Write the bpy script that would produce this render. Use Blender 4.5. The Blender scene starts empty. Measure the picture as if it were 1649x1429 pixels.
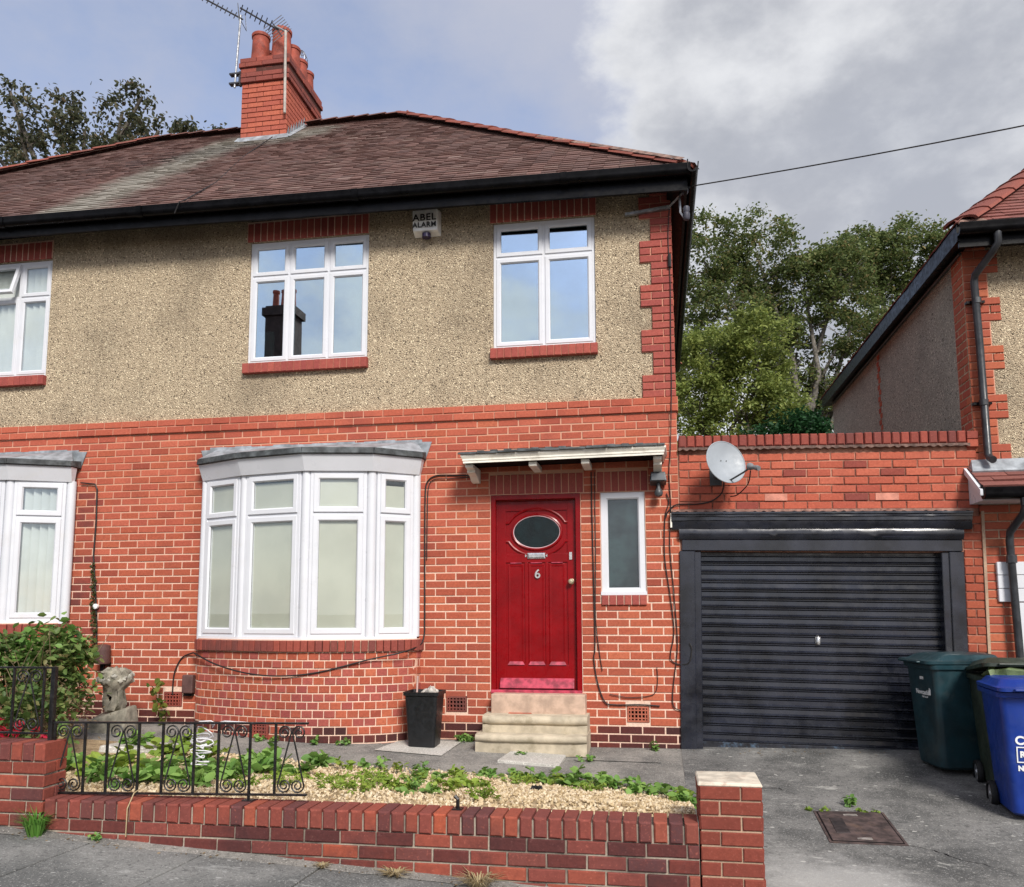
import bpy, bmesh, math, random
import numpy as np
from mathutils import Vector, Matrix
rng = random.Random(7)
NR = np.random.default_rng(11)
S = bpy.context.scene
COL = S.collection
PI = math.pi

# ------------------------------------------------------------------ camera
cam_data = bpy.data.cameras.new('camera')
cam = bpy.data.objects.new('camera', cam_data); COL.objects.link(cam)
S.camera = cam
CAMLOC = Vector((0.0, -8.739, 1.343))
Rv = Vector((0.98545, 0.16992, -0.00373)); Uv = Vector((0.02355, -0.11479, 0.99311)); Wv = Vector((-0.16832, 0.97875, 0.11712))
cam.matrix_world = Matrix(((Rv.x, Uv.x, -Wv.x, CAMLOC.x), (Rv.y, Uv.y, -Wv.y, CAMLOC.y), (Rv.z, Uv.z, -Wv.z, CAMLOC.z), (0, 0, 0, 1)))
cam_data.sensor_width = 36; cam_data.lens = 1350 / 1649 * 36
cam_data.shift_y = 111.5 / 1649
cam_data.clip_end = 2000

# ------------------------------------------------------------------ light
SUN = Vector((0.36, -0.70, 0.62)).normalized()
sd = bpy.data.lights.new('sun', 'SUN'); sd.energy = 2.4; sd.angle = math.radians(16); sd.color = (1.0, 0.95, 0.88)
sun = bpy.data.objects.new('sun', sd); COL.objects.link(sun)
sun.rotation_euler = (-SUN).to_track_quat('-Z', 'Y').to_euler()
sun.location = SUN * 40
W = bpy.data.worlds.new('World'); S.world = W; W.use_nodes = True
nt = W.node_tree; nt.nodes.clear()
def wn(t, **k):
    n = nt.nodes.new(t)
    for a, b in k.items(): setattr(n, a, b)
    return n
sky = wn('ShaderNodeTexSky', sky_type='NISHITA'); sky.sun_disc = False
sky.sun_elevation = math.asin(SUN.z); sky.sun_rotation = math.atan2(SUN.x, SUN.y)
sky.air_density = 1.0; sky.dust_density = 0.7; sky.ozone_density = 2.6
tc = wn('ShaderNodeTexCoord')
def wmath(op, a, b=None, c=None, clamp=False):
    n = wn('ShaderNodeMath', operation=op); n.use_clamp = clamp
    for i, v in enumerate((a, b, c)):
        if v is None: continue
        if isinstance(v, (int, float)): n.inputs[i].default_value = v
        else: nt.links.new(v, n.inputs[i])
    return n.outputs[0]
def wdot(vec):
    n = wn('ShaderNodeVectorMath', operation='DOT_PRODUCT'); nt.links.new(tc.outputs['Generated'], n.inputs[0])
    n.inputs[1].default_value = Vector(vec).normalized(); return n.outputs['Value']
def wsmooth(v, lo, hi):
    n = wn('ShaderNodeMapRange', interpolation_type='SMOOTHSTEP'); nt.links.new(v, n.inputs[0])
    n.inputs[1].default_value = lo; n.inputs[2].default_value = hi; return n.outputs[0]
def wnoise(scale, detail, rough, off=(0, 0, 0), stretch=(1, 1, 1.6)):
    m = wn('ShaderNodeMapping'); nt.links.new(tc.outputs['Generated'], m.inputs[0])
    m.inputs['Location'].default_value = off; m.inputs['Scale'].default_value = stretch
    n = wn('ShaderNodeTexNoise'); nt.links.new(m.outputs[0], n.inputs['Vector'])
    n.inputs['Scale'].default_value = scale; n.inputs['Detail'].default_value = detail; n.inputs['Roughness'].default_value = rough
    return n.outputs['Fac']
n1 = wnoise(4.0, 9, .58, (3.1, 0.4, 1.2))
n2 = wnoise(7.0, 7, .55, (0.3, 2.1, 0.7))
# cumulus all round the sky, one large bank to the right of the house and open sky left of it
bank = wsmooth(wdot((0.262, 0.848, 0.461)), 0.90, 0.99)
openl = wsmooth(wdot((-0.44, 0.72, 0.53)), 0.84, 0.97)
dens = wmath('ADD', n1, wmath('SUBTRACT', wmath('MULTIPLY', bank, 0.34), wmath('MULTIPLY', openl, 0.40)))
mask = wsmooth(dens, 0.42, 0.58)
shade = wsmooth(wmath('ADD', wmath('MULTIPLY', dens, 0.55), wmath('MULTIPLY', n2, 0.9)), 0.68, 1.06)
cc = wn('ShaderNodeMix', data_type='RGBA')
nt.links.new(shade, cc.inputs[0])
cc.inputs['A'].default_value = (3.15, 3.18, 3.25, 1); cc.inputs['B'].default_value = (1.7, 1.76, 1.94, 1)
tint = wn('ShaderNodeMix', data_type='RGBA', blend_type='MULTIPLY'); tint.inputs[0].default_value = 1
nt.links.new(sky.outputs[0], tint.inputs['A']); tint.inputs['B'].default_value = (1.0, 0.86, 0.82, 1)
veil = wn('ShaderNodeMix', data_type='RGBA'); nt.links.new(tint.outputs['Result'], veil.inputs['A']); veil.inputs['B'].default_value = (1.92, 2.02, 2.42, 1)
nt.links.new(wsmooth(wnoise(2.4, 7, .6, (5.2, 1.4, 0.3)), 0.15, 0.72), veil.inputs[0])
mx = wn('ShaderNodeMix', data_type='RGBA')
nt.links.new(wmath('MULTIPLY', mask, 0.92), mx.inputs[0]); nt.links.new(veil.outputs['Result'], mx.inputs['A']); nt.links.new(cc.outputs['Result'], mx.inputs['B'])
bg = wn('ShaderNodeBackground'); bg.inputs[1].default_value = 0.15
nt.links.new(mx.outputs['Result'], bg.inputs[0])
wo = wn('ShaderNodeOutputWorld'); nt.links.new(bg.outputs[0], wo.inputs[0])
S.view_settings.view_transform = 'Standard'; S.view_settings.look = 'None'
S.view_settings.exposure = 0.86; S.view_settings.gamma = 1.0; S.view_settings.use_curve_mapping = False
S.render.engine = 'CYCLES'
S.cycles.max_bounces = 8; S.cycles.transparent_max_bounces = 16

# ------------------------------------------------------------------ materials
MATS = {}
class NT:
    def __init__(s, name):
        s.m = bpy.data.materials.new(name); s.m.use_nodes = True; s.t = s.m.node_tree; s.t.nodes.clear()
        s.out = s.n('ShaderNodeOutputMaterial'); s.b = s.n('ShaderNodeBsdfPrincipled')
        s.l(s.b.outputs[0], s.out.inputs[0]); MATS[name] = s.m
        s.geo = None
    def n(s, t, **k):
        o = s.t.nodes.new(t)
        for a, b in k.items(): setattr(o, a, b)
        return o
    def l(s, a, b): s.t.links.new(a, b)
    def put(s, v, sock):
        if isinstance(v, bpy.types.NodeSocket): s.l(v, sock)
        elif isinstance(v, (tuple, list)) and len(v) == 3 and sock.type == 'RGBA': sock.default_value = (*v, 1)
        else: sock.default_value = v
    def pos(s):
        if not s.geo: s.geo = s.n('ShaderNodeNewGeometry')
        return s.geo.outputs['Position']
    def noise(s, scale, detail=4, rough=.55, vec=None, stretch=None):
        v = vec or s.pos()
        if stretch:
            mp = s.n('ShaderNodeMapping'); s.l(v, mp.inputs[0]); mp.inputs['Scale'].default_value = stretch; v = mp.outputs[0]
        o = s.n('ShaderNodeTexNoise'); s.l(v, o.inputs['Vector'])
        o.inputs['Scale'].default_value = scale; o.inputs['Detail'].default_value = detail; o.inputs['Roughness'].default_value = rough
        return o.outputs['Fac']
    def voro(s, scale, out='Distance', feature='F1', vec=None):
        o = s.n('ShaderNodeTexVoronoi', feature=feature); s.l(vec or s.pos(), o.inputs['Vector']); o.inputs['Scale'].default_value = scale
        return o.outputs[out]
    def math(s, op, a, b=0.0, clamp=False):
        o = s.n('ShaderNodeMath', operation=op); o.use_clamp = clamp; s.put(a, o.inputs[0]); s.put(b, o.inputs[1]); return o.outputs[0]
    def rng(s, v, lo, hi, a=0.0, b=1.0, smooth=True):
        o = s.n('ShaderNodeMapRange', interpolation_type='SMOOTHSTEP' if smooth else 'LINEAR'); s.put(v, o.inputs[0])
        for i, q in enumerate((lo, hi, a, b)): o.inputs[i + 1].default_value = q
        return o.outputs[0]
    def mix(s, f, a, b, blend='MIX'):
        o = s.n('ShaderNodeMix', data_type='RGBA', blend_type=blend); s.put(f, o.inputs[0]); s.put(a, o.inputs['A']); s.put(b, o.inputs['B'])
        return o.outputs['Result']
    def ramp(s, f, stops, interp='LINEAR'):
        o = s.n('ShaderNodeValToRGB'); s.l(f, o.inputs[0]); e = o.color_ramp; e.interpolation = interp
        while len(e.elements) < len(stops): e.elements.new(.5)
        for el, (p, c) in zip(e.elements, stops): el.position = p; el.color = (*c, 1)
        return o.outputs[0]
    def rand(s):
        oi = s.n('ShaderNodeObjectInfo'); s.pos()
        v = s.math('ADD', oi.outputs['Random'], s.math('MULTIPLY', s.geo.outputs['Random Per Island'], 3.71))
        return s.math('FRACT', v)
    def base(s, c): s.put(c, s.b.inputs['Base Color'])
    def rough(s, v): s.put(v, s.b.inputs['Roughness'])
    def spec(s, v): s.b.inputs['Specular IOR Level'].default_value = v
    def metal(s, v): s.b.inputs['Metallic'].default_value = v
    def bump(s, h, strength=.4, dist=.01):
        o = s.n('ShaderNodeBump'); o.inputs['Strength'].default_value = strength; o.inputs['Distance'].default_value = dist
        s.l(h, o.inputs['Height']); s.l(o.outputs[0], s.b.inputs['Normal'])

def simple(name, col, rough=.5, var=.12, scale=6, bump=0, bscale=60, metal=0, spec=.5, dirt=None):
    m = NT(name)
    v = m.noise(scale, 5)
    c2 = tuple(max(0, x * (1 - var * 2)) for x in col); c1 = tuple(min(1, x * (1 + var)) for x in col)
    c = m.mix(m.rng(v, .3, .7), c2, c1)
    if dirt: c = m.mix(m.rng(m.noise(dirt[1], 7, .65), .52, .72, 0, dirt[2]), c, dirt[0])
    m.base(c); m.rough(m.rng(m.noise(scale * 3), .3, .7, max(0, rough - .08), min(1, rough + .1))); m.metal(metal); m.spec(spec)
    if bump: m.bump(m.noise(bscale, 4), bump, .006)
    return m.m

def brick_mat(name, tones, dirtcol, dirt, rough=.85):
    m = NT(name); r = m.rand()
    c = m.ramp(r, [(i / (len(tones) - 1), t) for i, t in enumerate(tones)])
    c = m.mix(m.rng(m.noise(38, 5), .3, .75, 0, .38), c, tuple(x * .55 for x in tones[0]))
    c = m.mix(m.rng(m.noise(70, 3), .58, .72, 0, .35), c, tuple(min(1, x * 1.5 + .04) for x in tones[1]))
    c = m.mix(m.rng(m.noise(1.3, 7, .62), .48, .74, 0, dirt), c, dirtcol)
    if 'house' in name or 'garage' in name or 'wall' in name:
        c = m.mix(m.rng(m.noise(17, 8, .72), .63, .70, 0, .45), c, (.52, .33, .25) if 'house' in name else (.20, .10, .08))
        c = m.mix(m.rng(m.noise(.55, 6, .6, stretch=(1, 1, .5)), .50, .72, 0, .38), c, tuple(x * .55 for x in tones[0]))
    m.base(c); m.rough(rough); m.spec(.25)
    m.bump(m.noise(90, 5, .65), .5, .004)
    return m.m
M_BRICK = brick_mat('house_brick', [(.34, .076, .044), (.46, .118, .062), (.40, .094, .052), (.52, .146, .076), (.30, .066, .042), (.45, .112, .06), (.37, .084, .048), (.50, .132, .068)], (.24, .062, .045), .55)
M_PLINTHW = brick_mat('stained_wall_brick', [(.075, .026, .026), (.12, .034, .030), (.17, .042, .032), (.09, .03, .03)], (.035, .022, .025), .9)
M_STAIN = brick_mat('sooty_brick', [(.25, .058, .042), (.30, .066, .046), (.22, .052, .042), (.33, .072, .048)], (.11, .04, .036), .9)
M_PLINTH = brick_mat('damp_plinth_brick', [(.055, .018, .018), (.10, .026, .022), (.14, .032, .024), (.07, .02, .02)], (.03, .018, .02), .6, .6)
M_RED = brick_mat('rubbed_red_brick', [(0.330, 0.079, 0.064), (0.400, 0.099, 0.074), (0.300, 0.067, 0.059), (0.420, 0.104, 0.077)], (.2, .05, .045), .5)
M_WALLB = brick_mat('garden_wall_brick', [(0.220, 0.057, 0.044), (0.330, 0.078, 0.047), (0.132, 0.044, 0.042), (0.396, 0.091, 0.047), (0.176, 0.052, 0.044), (0.264, 0.065, 0.047), (0.099, 0.042, 0.044), (0.363, 0.091, 0.052)], (.045, .024, .026), .95)
M_PIER = brick_mat('pier_brick', [(.20, .048, .032), (.23, .055, .036), (.185, .044, .032), (.25, .06, .04)], (.12, .035, .03), .4)
M_GAR = brick_mat('garage_brick', [(0.420, 0.099, 0.059), (0.490, 0.122, 0.070), (0.380, 0.086, 0.056), (0.520, 0.139, 0.083), (0.450, 0.109, 0.064)], (.24, .055, .04), .6)
M_COPE = brick_mat('coping_brick', [(.26, .062, .046), (.34, .078, .054), (.18, .055, .048), (.30, .068, .05)], (.10, .045, .04), .8)
M_CHIM = brick_mat('chimney_brick', [(0.440, 0.116, 0.074), (0.500, 0.139, 0.083), (0.400, 0.102, 0.070), (0.460, 0.122, 0.077)], (.24, .075, .055), .5)
M_CAP = brick_mat('chimney_cap_brick', [(.28, .075, .055), (.34, .085, .06), (.16, .055, .05), (.30, .08, .06)], (.07, .04, .038), .9)
M_NBRICK = brick_mat('neighbour_brick', [(.46, .125, .062), (.40, .09, .055), (.50, .15, .075), (.36, .08, .05)], (.25, .07, .05), .5)
M_HIP = brick_mat('hip_tile', [(.25, .074, .052), (.20, .062, .048), (.28, .082, .058), (.23, .075, .056)], (.12, .062, .052), .8, .8)

def mortar(name, c1, c2, lo, hi, repoint=None):
    m = NT(name)
    f = m.rng(m.math('ADD', m.noise(1.1, 6, .6), m.math('MULTIPLY', m.noise(9, 4), .3)), lo, hi)
    if repoint:   # the lower wall has been repointed in paler mortar
        xz = m.n('ShaderNodeSeparateXYZ'); m.l(m.pos(), xz.inputs[0])
        f = m.math('MAXIMUM', f, m.rng(m.math('ADD', xz.outputs[2], m.math('MULTIPLY', m.noise(1.7, 5), .9)), repoint[0] + .4, repoint[1] + .4))
    m.base(m.mix(m.rng(m.noise(60, 3), .35, .7, 0, .5), m.mix(f, c1, c2), tuple(x * .6 for x in c1))); m.rough(.95); m.spec(.1)
    m.bump(m.noise(150, 4), .5, .004); return m.m
M_MORT = mortar('pale_pink_mortar', (.78, .56, .44), (.60, .30, .20), .62, .88, (1.3, 2.9))
M_MORTW = mortar('garden_wall_mortar', (.42, .36, .29), (.09, .075, .065), .58, .8)
M_MORTP = mortar('pier_mortar', (.52, .37, .26), (.3, .2, .15), .6, .9)
M_MORTG = mortar('garage_mortar', (.58, .30, .21), (.16, .06, .045), .55, .75)
M_MORTC = mortar('chimney_mortar', (.10, .045, .038), (.45, .28, .21), .70, .9)
M_MORTL = mortar('lintel_mortar', (.80, .56, .45), (.66, .42, .32), .6, .9)
M_MORTO = mortar('string_course_mortar', (.70, .38, .27), (.50, .20, .13), .5, .8)

def pebble(name, a, b, dark, stain):
    m = NT(name)
    cell = m.voro(92, 'Color'); d = m.voro(92, 'Distance'); big = m.noise(.8, 7, .6)
    sep = m.n('ShaderNodeSeparateColor'); m.l(cell, sep.inputs[0])
    c = m.mix(sep.outputs[0], a, b)
    c = m.mix(m.rng(sep.outputs[1], .90, .97), c, dark)
    c = m.mix(m.rng(sep.outputs[2], .88, .96), c, tuple(min(1, x * 1.7) for x in b))
    c = m.mix(m.rng(d, .6, 1.0, 0, .55), c, dark)
    c = m.mix(m.rng(big, .46, .72, 0, .5), c, stain)
    c = m.mix(m.rng(m.noise(11, 5, .7), .64, .74, 0, .55), c, dark)
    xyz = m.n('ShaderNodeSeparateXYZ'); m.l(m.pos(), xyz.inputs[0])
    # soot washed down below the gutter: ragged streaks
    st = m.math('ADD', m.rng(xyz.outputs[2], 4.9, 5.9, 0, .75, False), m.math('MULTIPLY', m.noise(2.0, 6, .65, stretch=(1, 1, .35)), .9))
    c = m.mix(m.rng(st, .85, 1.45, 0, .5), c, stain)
    c = m.mix(m.rng(m.noise(7, 5, .6, stretch=(1, 1, .07)), .58, .74, 0, .38), c, stain)
    m.base(c); m.rough(.95); m.spec(.15)
    m.bump(m.math('SUBTRACT', 1.0, d), 1.0, .014)
    return m.m
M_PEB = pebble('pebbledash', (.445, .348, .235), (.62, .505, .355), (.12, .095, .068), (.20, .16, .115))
M_PEBG = pebble('grey_pebbledash', (.37, .375, .315), (.51, .51, .43), (.08, .08, .068), (.2, .2, .17))

M_WHITE = simple('white_upvc', (.66, .675, .715), .34, .02, 3, dirt=((.60, .59, .57), 5, .3))
M_OLDW = simple('old_cream_paint', (.80, .77, .68), .55, .06, 8, .2, 50, dirt=((.35, .3, .22), 6, .45))
M_BLACK = simple('black_gloss_paint', (.004, .004, .005), .34, .3, 6, .10, 20, spec=.13)
M_SOFF = simple('black_soffit_paint', (.006, .006, .007), .7, .3, 6, spec=.1)
M_GDOOR = simple('black_garage_paint', (.014, .016, .025), .24, .3, 3, .02, 10, spec=.7, dirt=((.03, .033, .046), 4, .5))
M_IRON = simple('black_iron', (.010, .010, .011), .42, .4, 20, .3, 80, dirt=((.05, .04, .03), 30, .4))
M_RDOOR = simple('red_gloss_door', (.215, .0015, .004), .30, .1, 4, .05, 25, spec=.28)
M_RFADE_LIT = simple('faded_red_sheen', (.42, .05, .085), .4, .25, 16, .2, 40)  # faded red, with the pink highlight on the door ledges put into the colour
M_SLATE = simple('slate', (.085, .095, .10), .7, .35, 7, .5, 30, dirt=((.028, .032, .028), 9, .8))
M_LEAD = simple('lead_flashing', (.33, .36, .39), .5, .2, 9, .3, 20, metal=.2)
M_STONE = simple('sandstone_step', (.50, .43, .32), .9, .13, 7, .5, 45, dirt=((.24, .2, .13), 5, .75))
M_PSTEP = simple('pink_step_riser', (.52, .37, .28), .9, .12, 10, .4, 60, dirt=((.3, .2, .15), 7, .5))
M_TERRA = simple('terracotta', (.42, .115, .065), .8, .18, 10, .2, 50, dirt=((.14, .06, .045), 5, .5))
M_POT = simple('chimney_pot_clay', (.36, .075, .045), .75, .18, 6, .2, 40, dirt=((.12, .04, .035), 5, .6))
M_ALU = simple('grey_metal', (.40, .41, .43), .4, .2, 20, metal=.7)
M_CHROME = simple('silver_metal', (.75, .75, .74), .22, .1, 20, metal=.9)
M_BRASS = simple('pale_brass', (.75, .66, .45), .3, .1, 20, metal=.8)
M_CABLE = simple('black_cable', (.012, .010, .010), .6, .2, 10)
M_WCABLE = simple('white_cable', (.68, .68, .70), .5, .1, 10)
M_DISH = simple('grey_white_dish', (.30, .33, .36), .5, .05, 5, dirt=((.42, .44, .46), 4, .5))
M_DGREY = simple('dark_grey_plastic', (.055, .06, .065), .45, .2, 10)
M_TEAL = simple('dark_teal_plastic', (.009, .036, .046), .42, .18, 5, .1, 120, dirt=((.045, .065, .066), 7, .55))
M_OLIVE = simple('dark_olive_plastic', (.028, .042, .028), .45, .2, 5, .1, 120, dirt=((.06, .07, .05), 5, .5))
M_BLUE = simple('blue_plastic', (.006, .036, .26), .38, .1, 5, .1, 120, dirt=((.035, .075, .28), 6, .5))
M_RUBBER = simple('black_rubber', (.012, .012, .013), .7, .2, 20)
M_BPLAS = simple('black_bin_plastic', (.007, .008, .010), .42, .2, 10)
M_BROWN = simple('brown_plastic_cover', (.105, .052, .047), .6, .15, 10)
M_PRINT = simple('white_print', (.78, .80, .80), .6, .03, 10)
M_INK = simple('black_print', (.012, .012, .012), .6, .02, 10)
M_ALARM = simple('alarm_box_cream', (.90, .90, .87), .5, .08, 8, dirt=((.45, .43, .36), 9, .5))
M_DARKROOM = simple('dark_room', (.035, .036, .038), .9, .2, 2)
M_BLIND = simple('cream_blind', (.50, .495, .425), .8, .05, 2)
M_VBLIND = simple('vertical_blind', (.64, .66, .63), .8, .05, 3)
M_GREEN = simple('green_door_paint', (.02, .20, .12), .4, .1, 5)
M_RUST = simple('rusty_iron_cover', (.075, .05, .046), .8, .3, 14, .4, 60, dirt=((.13, .08, .06), 9, .7))
M_WOOD = simple('bark', (.085, .072, .055), .9, .3, 14, .6, 22)
M_BARK2 = simple('pale_bark', (.15, .135, .115), .9, .3, 14, .6, 22)
M_ORN = simple('weathered_stone', (.30, .275, .22), .95, .25, 9, .7, 40, dirt=((.10, .10, .07), 8, .8))
M_WPAINT = simple('flaking_white_coping', (.60, .53, .43), .85, .14, 12, .6, 30, dirt=((.30, .16, .11), 14, .75))
M_BAG = simple('green_bag', (.10, .14, .055), .35, .2, 14, .4, 40)
M_FARWALL = simple('far_sooty_brick', (.05, .028, .025), .9, .2, 3)
M_FARROOF = simple('far_slate_roof', (.05, .05, .055), .8, .2, 3)

def leafmat(name, a, b, c=None, trans=.35):
    m = NT(name); r = m.rand()
    stops = [(0, a), (1, b)] if c is None else [(0, a), (.8, b), (1, c)]
    col = m.ramp(r, stops)
    col = m.mix(m.rng(m.noise(1.4, 3), .35, .65, 0, .45), col, tuple(x * .6 for x in a))
    m.base(col); m.rough(.5); m.spec(.35)
    tr = m.n('ShaderNodeBsdfTranslucent'); m.l(col, tr.inputs[0])
    mx = m.n('ShaderNodeMixShader'); mx.inputs[0].default_value = trans
    m.l(m.b.outputs[0], mx.inputs[1]); m.l(tr.outputs[0], mx.inputs[2]); m.l(mx.outputs[0], m.out.inputs[0])
    return m.m
M_LFAR = leafmat('far_tree_leaf', (.085, .125, .04), (.22, .27, .09), (.33, .25, .11), .5)
M_LLIGHT = leafmat('light_tree_leaf', (.15, .21, .05), (.42, .47, .13), None, .45)
M_LLEFT = leafmat('left_tree_leaf', (.06, .072, .04), (.135, .14, .075), (.24, .18, .11), .5)
M_LHEDGE = leafmat('dark_hedge_leaf', (.012, .05, .018), (.03, .10, .03))
M_LWEED = leafmat('weed_leaf', (.12, .26, .05), (.30, .47, .12))
M_LYEL = leafmat('yellow_green_leaf', (.20, .33, .045), (.33, .42, .07))
M_LSHRUB = leafmat('shrub_leaf', (.07, .14, .035), (.22, .30, .085), (.38, .30, .14))
M_LDRY = leafmat('dry_twig_leaf', (.22, .16, .09), (.34, .25, .15))
M_FLOWER = leafmat('red_flower', (.38, .010, .035), (.52, .02, .05))
M_STRAW = leafmat('straw', (.45, .36, .2), (.6, .5, .3))

def glass(name, refl, tintc, rough=.0, bumpy=0, gcol=(.93, .97, 1)):
    m = NT(name); t = m.t
    t.nodes.remove(m.b)
    tr = m.n('ShaderNodeBsdfTransparent'); tr.inputs[0].default_value = (*tintc, 1)
    gl = m.n('ShaderNodeBsdfGlossy'); gl.inputs['Roughness'].default_value = rough; gl.inputs[0].default_value = (*gcol, 1)
    fr = m.n('ShaderNodeLayerWeight'); fr.inputs[0].default_value = .5
    f = m.math('ADD', refl, m.math('MULTIPLY', m.math('POWER', fr.outputs['Facing'], 4.0), .7), True)
    mx = m.n('ShaderNodeMixShader'); m.l(f, mx.inputs[0]); m.l(tr.outputs[0], mx.inputs[1]); m.l(gl.outputs[0], mx.inputs[2])
    m.l(mx.outputs[0], m.out.inputs[0])
    if bumpy:
        o = m.n('ShaderNodeBump'); o.inputs['Strength'].default_value = bumpy; o.inputs['Distance'].default_value = .01
        m.l(m.noise(90, 3) if bumpy > .2 else m.noise(1.6, 2), o.inputs['Height']); m.l(o.outputs[0], gl.inputs['Normal'])
    return m.m
M_GLASS = glass('reflective_glazing', .68, (.7, .8, .8), 0, .02, (.80, .93, 1.0))
M_GLASSB = glass('bay_glazing', .07, (.97, .985, .975), 0, .015)
M_GLASSN = glass('neighbour_glazing', .13, (.97, .985, .98), 0, .02, (.85, .94, 1.0))
M_OBS = glass('obscure_glazing', .10, (.55, .62, .62), .3, .21)

# roof tiles, with the pale wash that runs down from the chimney
m = NT('roof_tile'); r = m.rand()
c = m.ramp(r, [(0, (.140, .080, .070)), (.3, (.160, .090, .077)), (.55, (.115, .070, .063)), (.8, (.178, .100, .085)), (.92, (.145, .088, .075)), (1, (.22, .15, .13))])
c = m.mix(m.rng(m.noise(.9, 6, .6), .45, .7, 0, .6), c, (.125, .078, .068))
xyz = m.n('ShaderNodeSeparateXYZ'); m.l(m.pos(), xyz.inputs[0])
def seg(x0, y0, x1, y1):
    # distance in plan from a segment, as nodes
    dx, dy = x1 - x0, y1 - y0; L2 = dx * dx + dy * dy
    px = m.math('SUBTRACT', xyz.outputs[0], x0); py = m.math('SUBTRACT', xyz.outputs[1], y0)
    tt = m.math('MULTIPLY', m.math('ADD', m.math('MULTIPLY', px, dx), m.math('MULTIPLY', py, dy)), 1 / L2, True)
    ex = m.math('SUBTRACT', px, m.math('MULTIPLY', tt, dx)); ey = m.math('SUBTRACT', py, m.math('MULTIPLY', tt, dy))
    return m.math('SQRT', m.math('ADD', m.math('MULTIPLY', ex, ex), m.math('MULTIPLY', ey, ey)))
d1 = seg(-6.35, 2.35, -6.75, -.3)
d2 = seg(-6.4, 2.45, -5.1, 2.75)
dd = m.math('MINIMUM', d1, m.math('MULTIPLY', d2, 1.1))
f = m.math('SUBTRACT', m.math('ADD', .40, m.math('MULTIPLY', m.noise(2.6, 8, .68), .85)), m.math('MULTIPLY', dd, .95))
c = m.mix(m.rng(f, .22, .72, 0, .72), c, (.30, .295, .255))
c = m.mix(m.rng(m.noise(26, 4, .7), .63, .7, 0, .6), c, (.30, .29, .25))
m.base(c); m.rough(.85); m.spec(.25); m.bump(m.noise(60, 4), .4, .005)
M_TILE = m.m
M_NTILE = brick_mat('neighbour_roof_tile', [(.21, .080, .066), (.26, .097, .08), (.18, .07, .06)], (.13, .07, .06), .6, .8)

# concrete grounds
def concrete(name, a, b, spot, dark, sc=1.0, spots=True):
    m = NT(name)
    c = m.mix(m.rng(m.noise(1.6 * sc, 8, .65), .36, .66), a, b)
    c = m.mix(m.rng(m.noise(30, 6, .75), .52, .66, 0, .8), c, dark)
    c = m.mix(m.rng(m.noise(75, 3, .7), .56, .66, 0, .7), c, tuple(min(1, x * 1.9) for x in b))
    if spots:
        vec = m.n('ShaderNodeMapping'); m.l(m.pos(), vec.inputs[0]); vec.inputs['Scale'].default_value = (1, 1.5, 1)
        v = m.voro(9, 'Distance', vec=vec.outputs[0]); cel = m.voro(9, 'Color', vec=vec.outputs[0]); sp = m.n('ShaderNodeSeparateColor'); m.l(cel, sp.inputs[0])
        hit = m.math('MULTIPLY', m.math('SUBTRACT', 1.0, m.rng(m.math('ADD', v, m.math('MULTIPLY', m.noise(40, 3), .14)), .19, .25)), m.rng(sp.outputs[0], .72, .8))
        c = m.mix(m.math('MULTIPLY', hit, .75), c, spot)
        c = m.mix(m.rng(m.noise(3.1, 10, .8, stretch=(1, 2.2, 1)), .56, .66, 0, .6), c, tuple(x * .95 for x in spot))
        c = m.mix(m.rng(m.noise(5.5, 10, .85), .40, .33, 0, .55) if False else m.rng(m.noise(6.5, 10, .8), .56, .66, 0, .6), c, dark)
    if name == 'driveway_concrete':
        vm = m.n('ShaderNodeVectorMath', operation='DISTANCE'); m.l(m.pos(), vm.inputs[0]); vm.inputs[1].default_value = (1.05, -3.35, -.3)
        wsh = m.math('SUBTRACT', m.math('ADD', .35, m.math('MULTIPLY', m.noise(4.5, 9, .75), .9)), vm.outputs['Value'])
        c = m.mix(m.rng(wsh, .0, .55, 0, .6), c, (.50, .49, .47))
    m.base(c); m.rough(.95); m.spec(.2); m.bump(m.noise(70, 6, .7), .8, .010); return m.m
M_CONC = concrete('driveway_concrete', (.085, .085, .083), (.215, .21, .20), (.54, .53, .49), (.055, .055, .055))
M_FLAG = concrete('pavement_flag', (.13, .132, .128), (.235, .233, .222), (.45, .45, .43), (.07, .07, .07))
M_PATH = concrete('path_concrete', (.16, .155, .145), (.29, .275, .25), (.45, .43, .38), (.09, .088, .08), 1.4, False)
M_PALE = concrete('pale_slab', (.42, .40, .36), (.52, .50, .46), (.6, .58, .54), (.3, .28, .25), 1.4, False)
M_EARTH = concrete('earth', (.07, .055, .04), (.12, .095, .065), (.2, .18, .14), (.03, .026, .02), 1, False)
M_ROAD = concrete('asphalt', (.045, .045, .047), (.065, .065, .067), (.1, .1, .1), (.03, .03, .03), 1, False)
m = NT('gravel_stone'); r = m.rand()
m.base(m.ramp(r, [(0, (.30, .215, .12)), (.3, (.50, .38, .22)), (.6, (.62, .50, .33)), (.85, (.70, .60, .44)), (1, (.33, .22, .13))])); m.rough(.8); m.spec(.3); m.bump(m.noise(120, 3), .3, .003)
M_GRAV = m.m
M_GRAVB = concrete('gravel_bed', (.24, .175, .10), (.46, .35, .22), (.6, .5, .36), (.14, .10, .06), 4, False)

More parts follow.
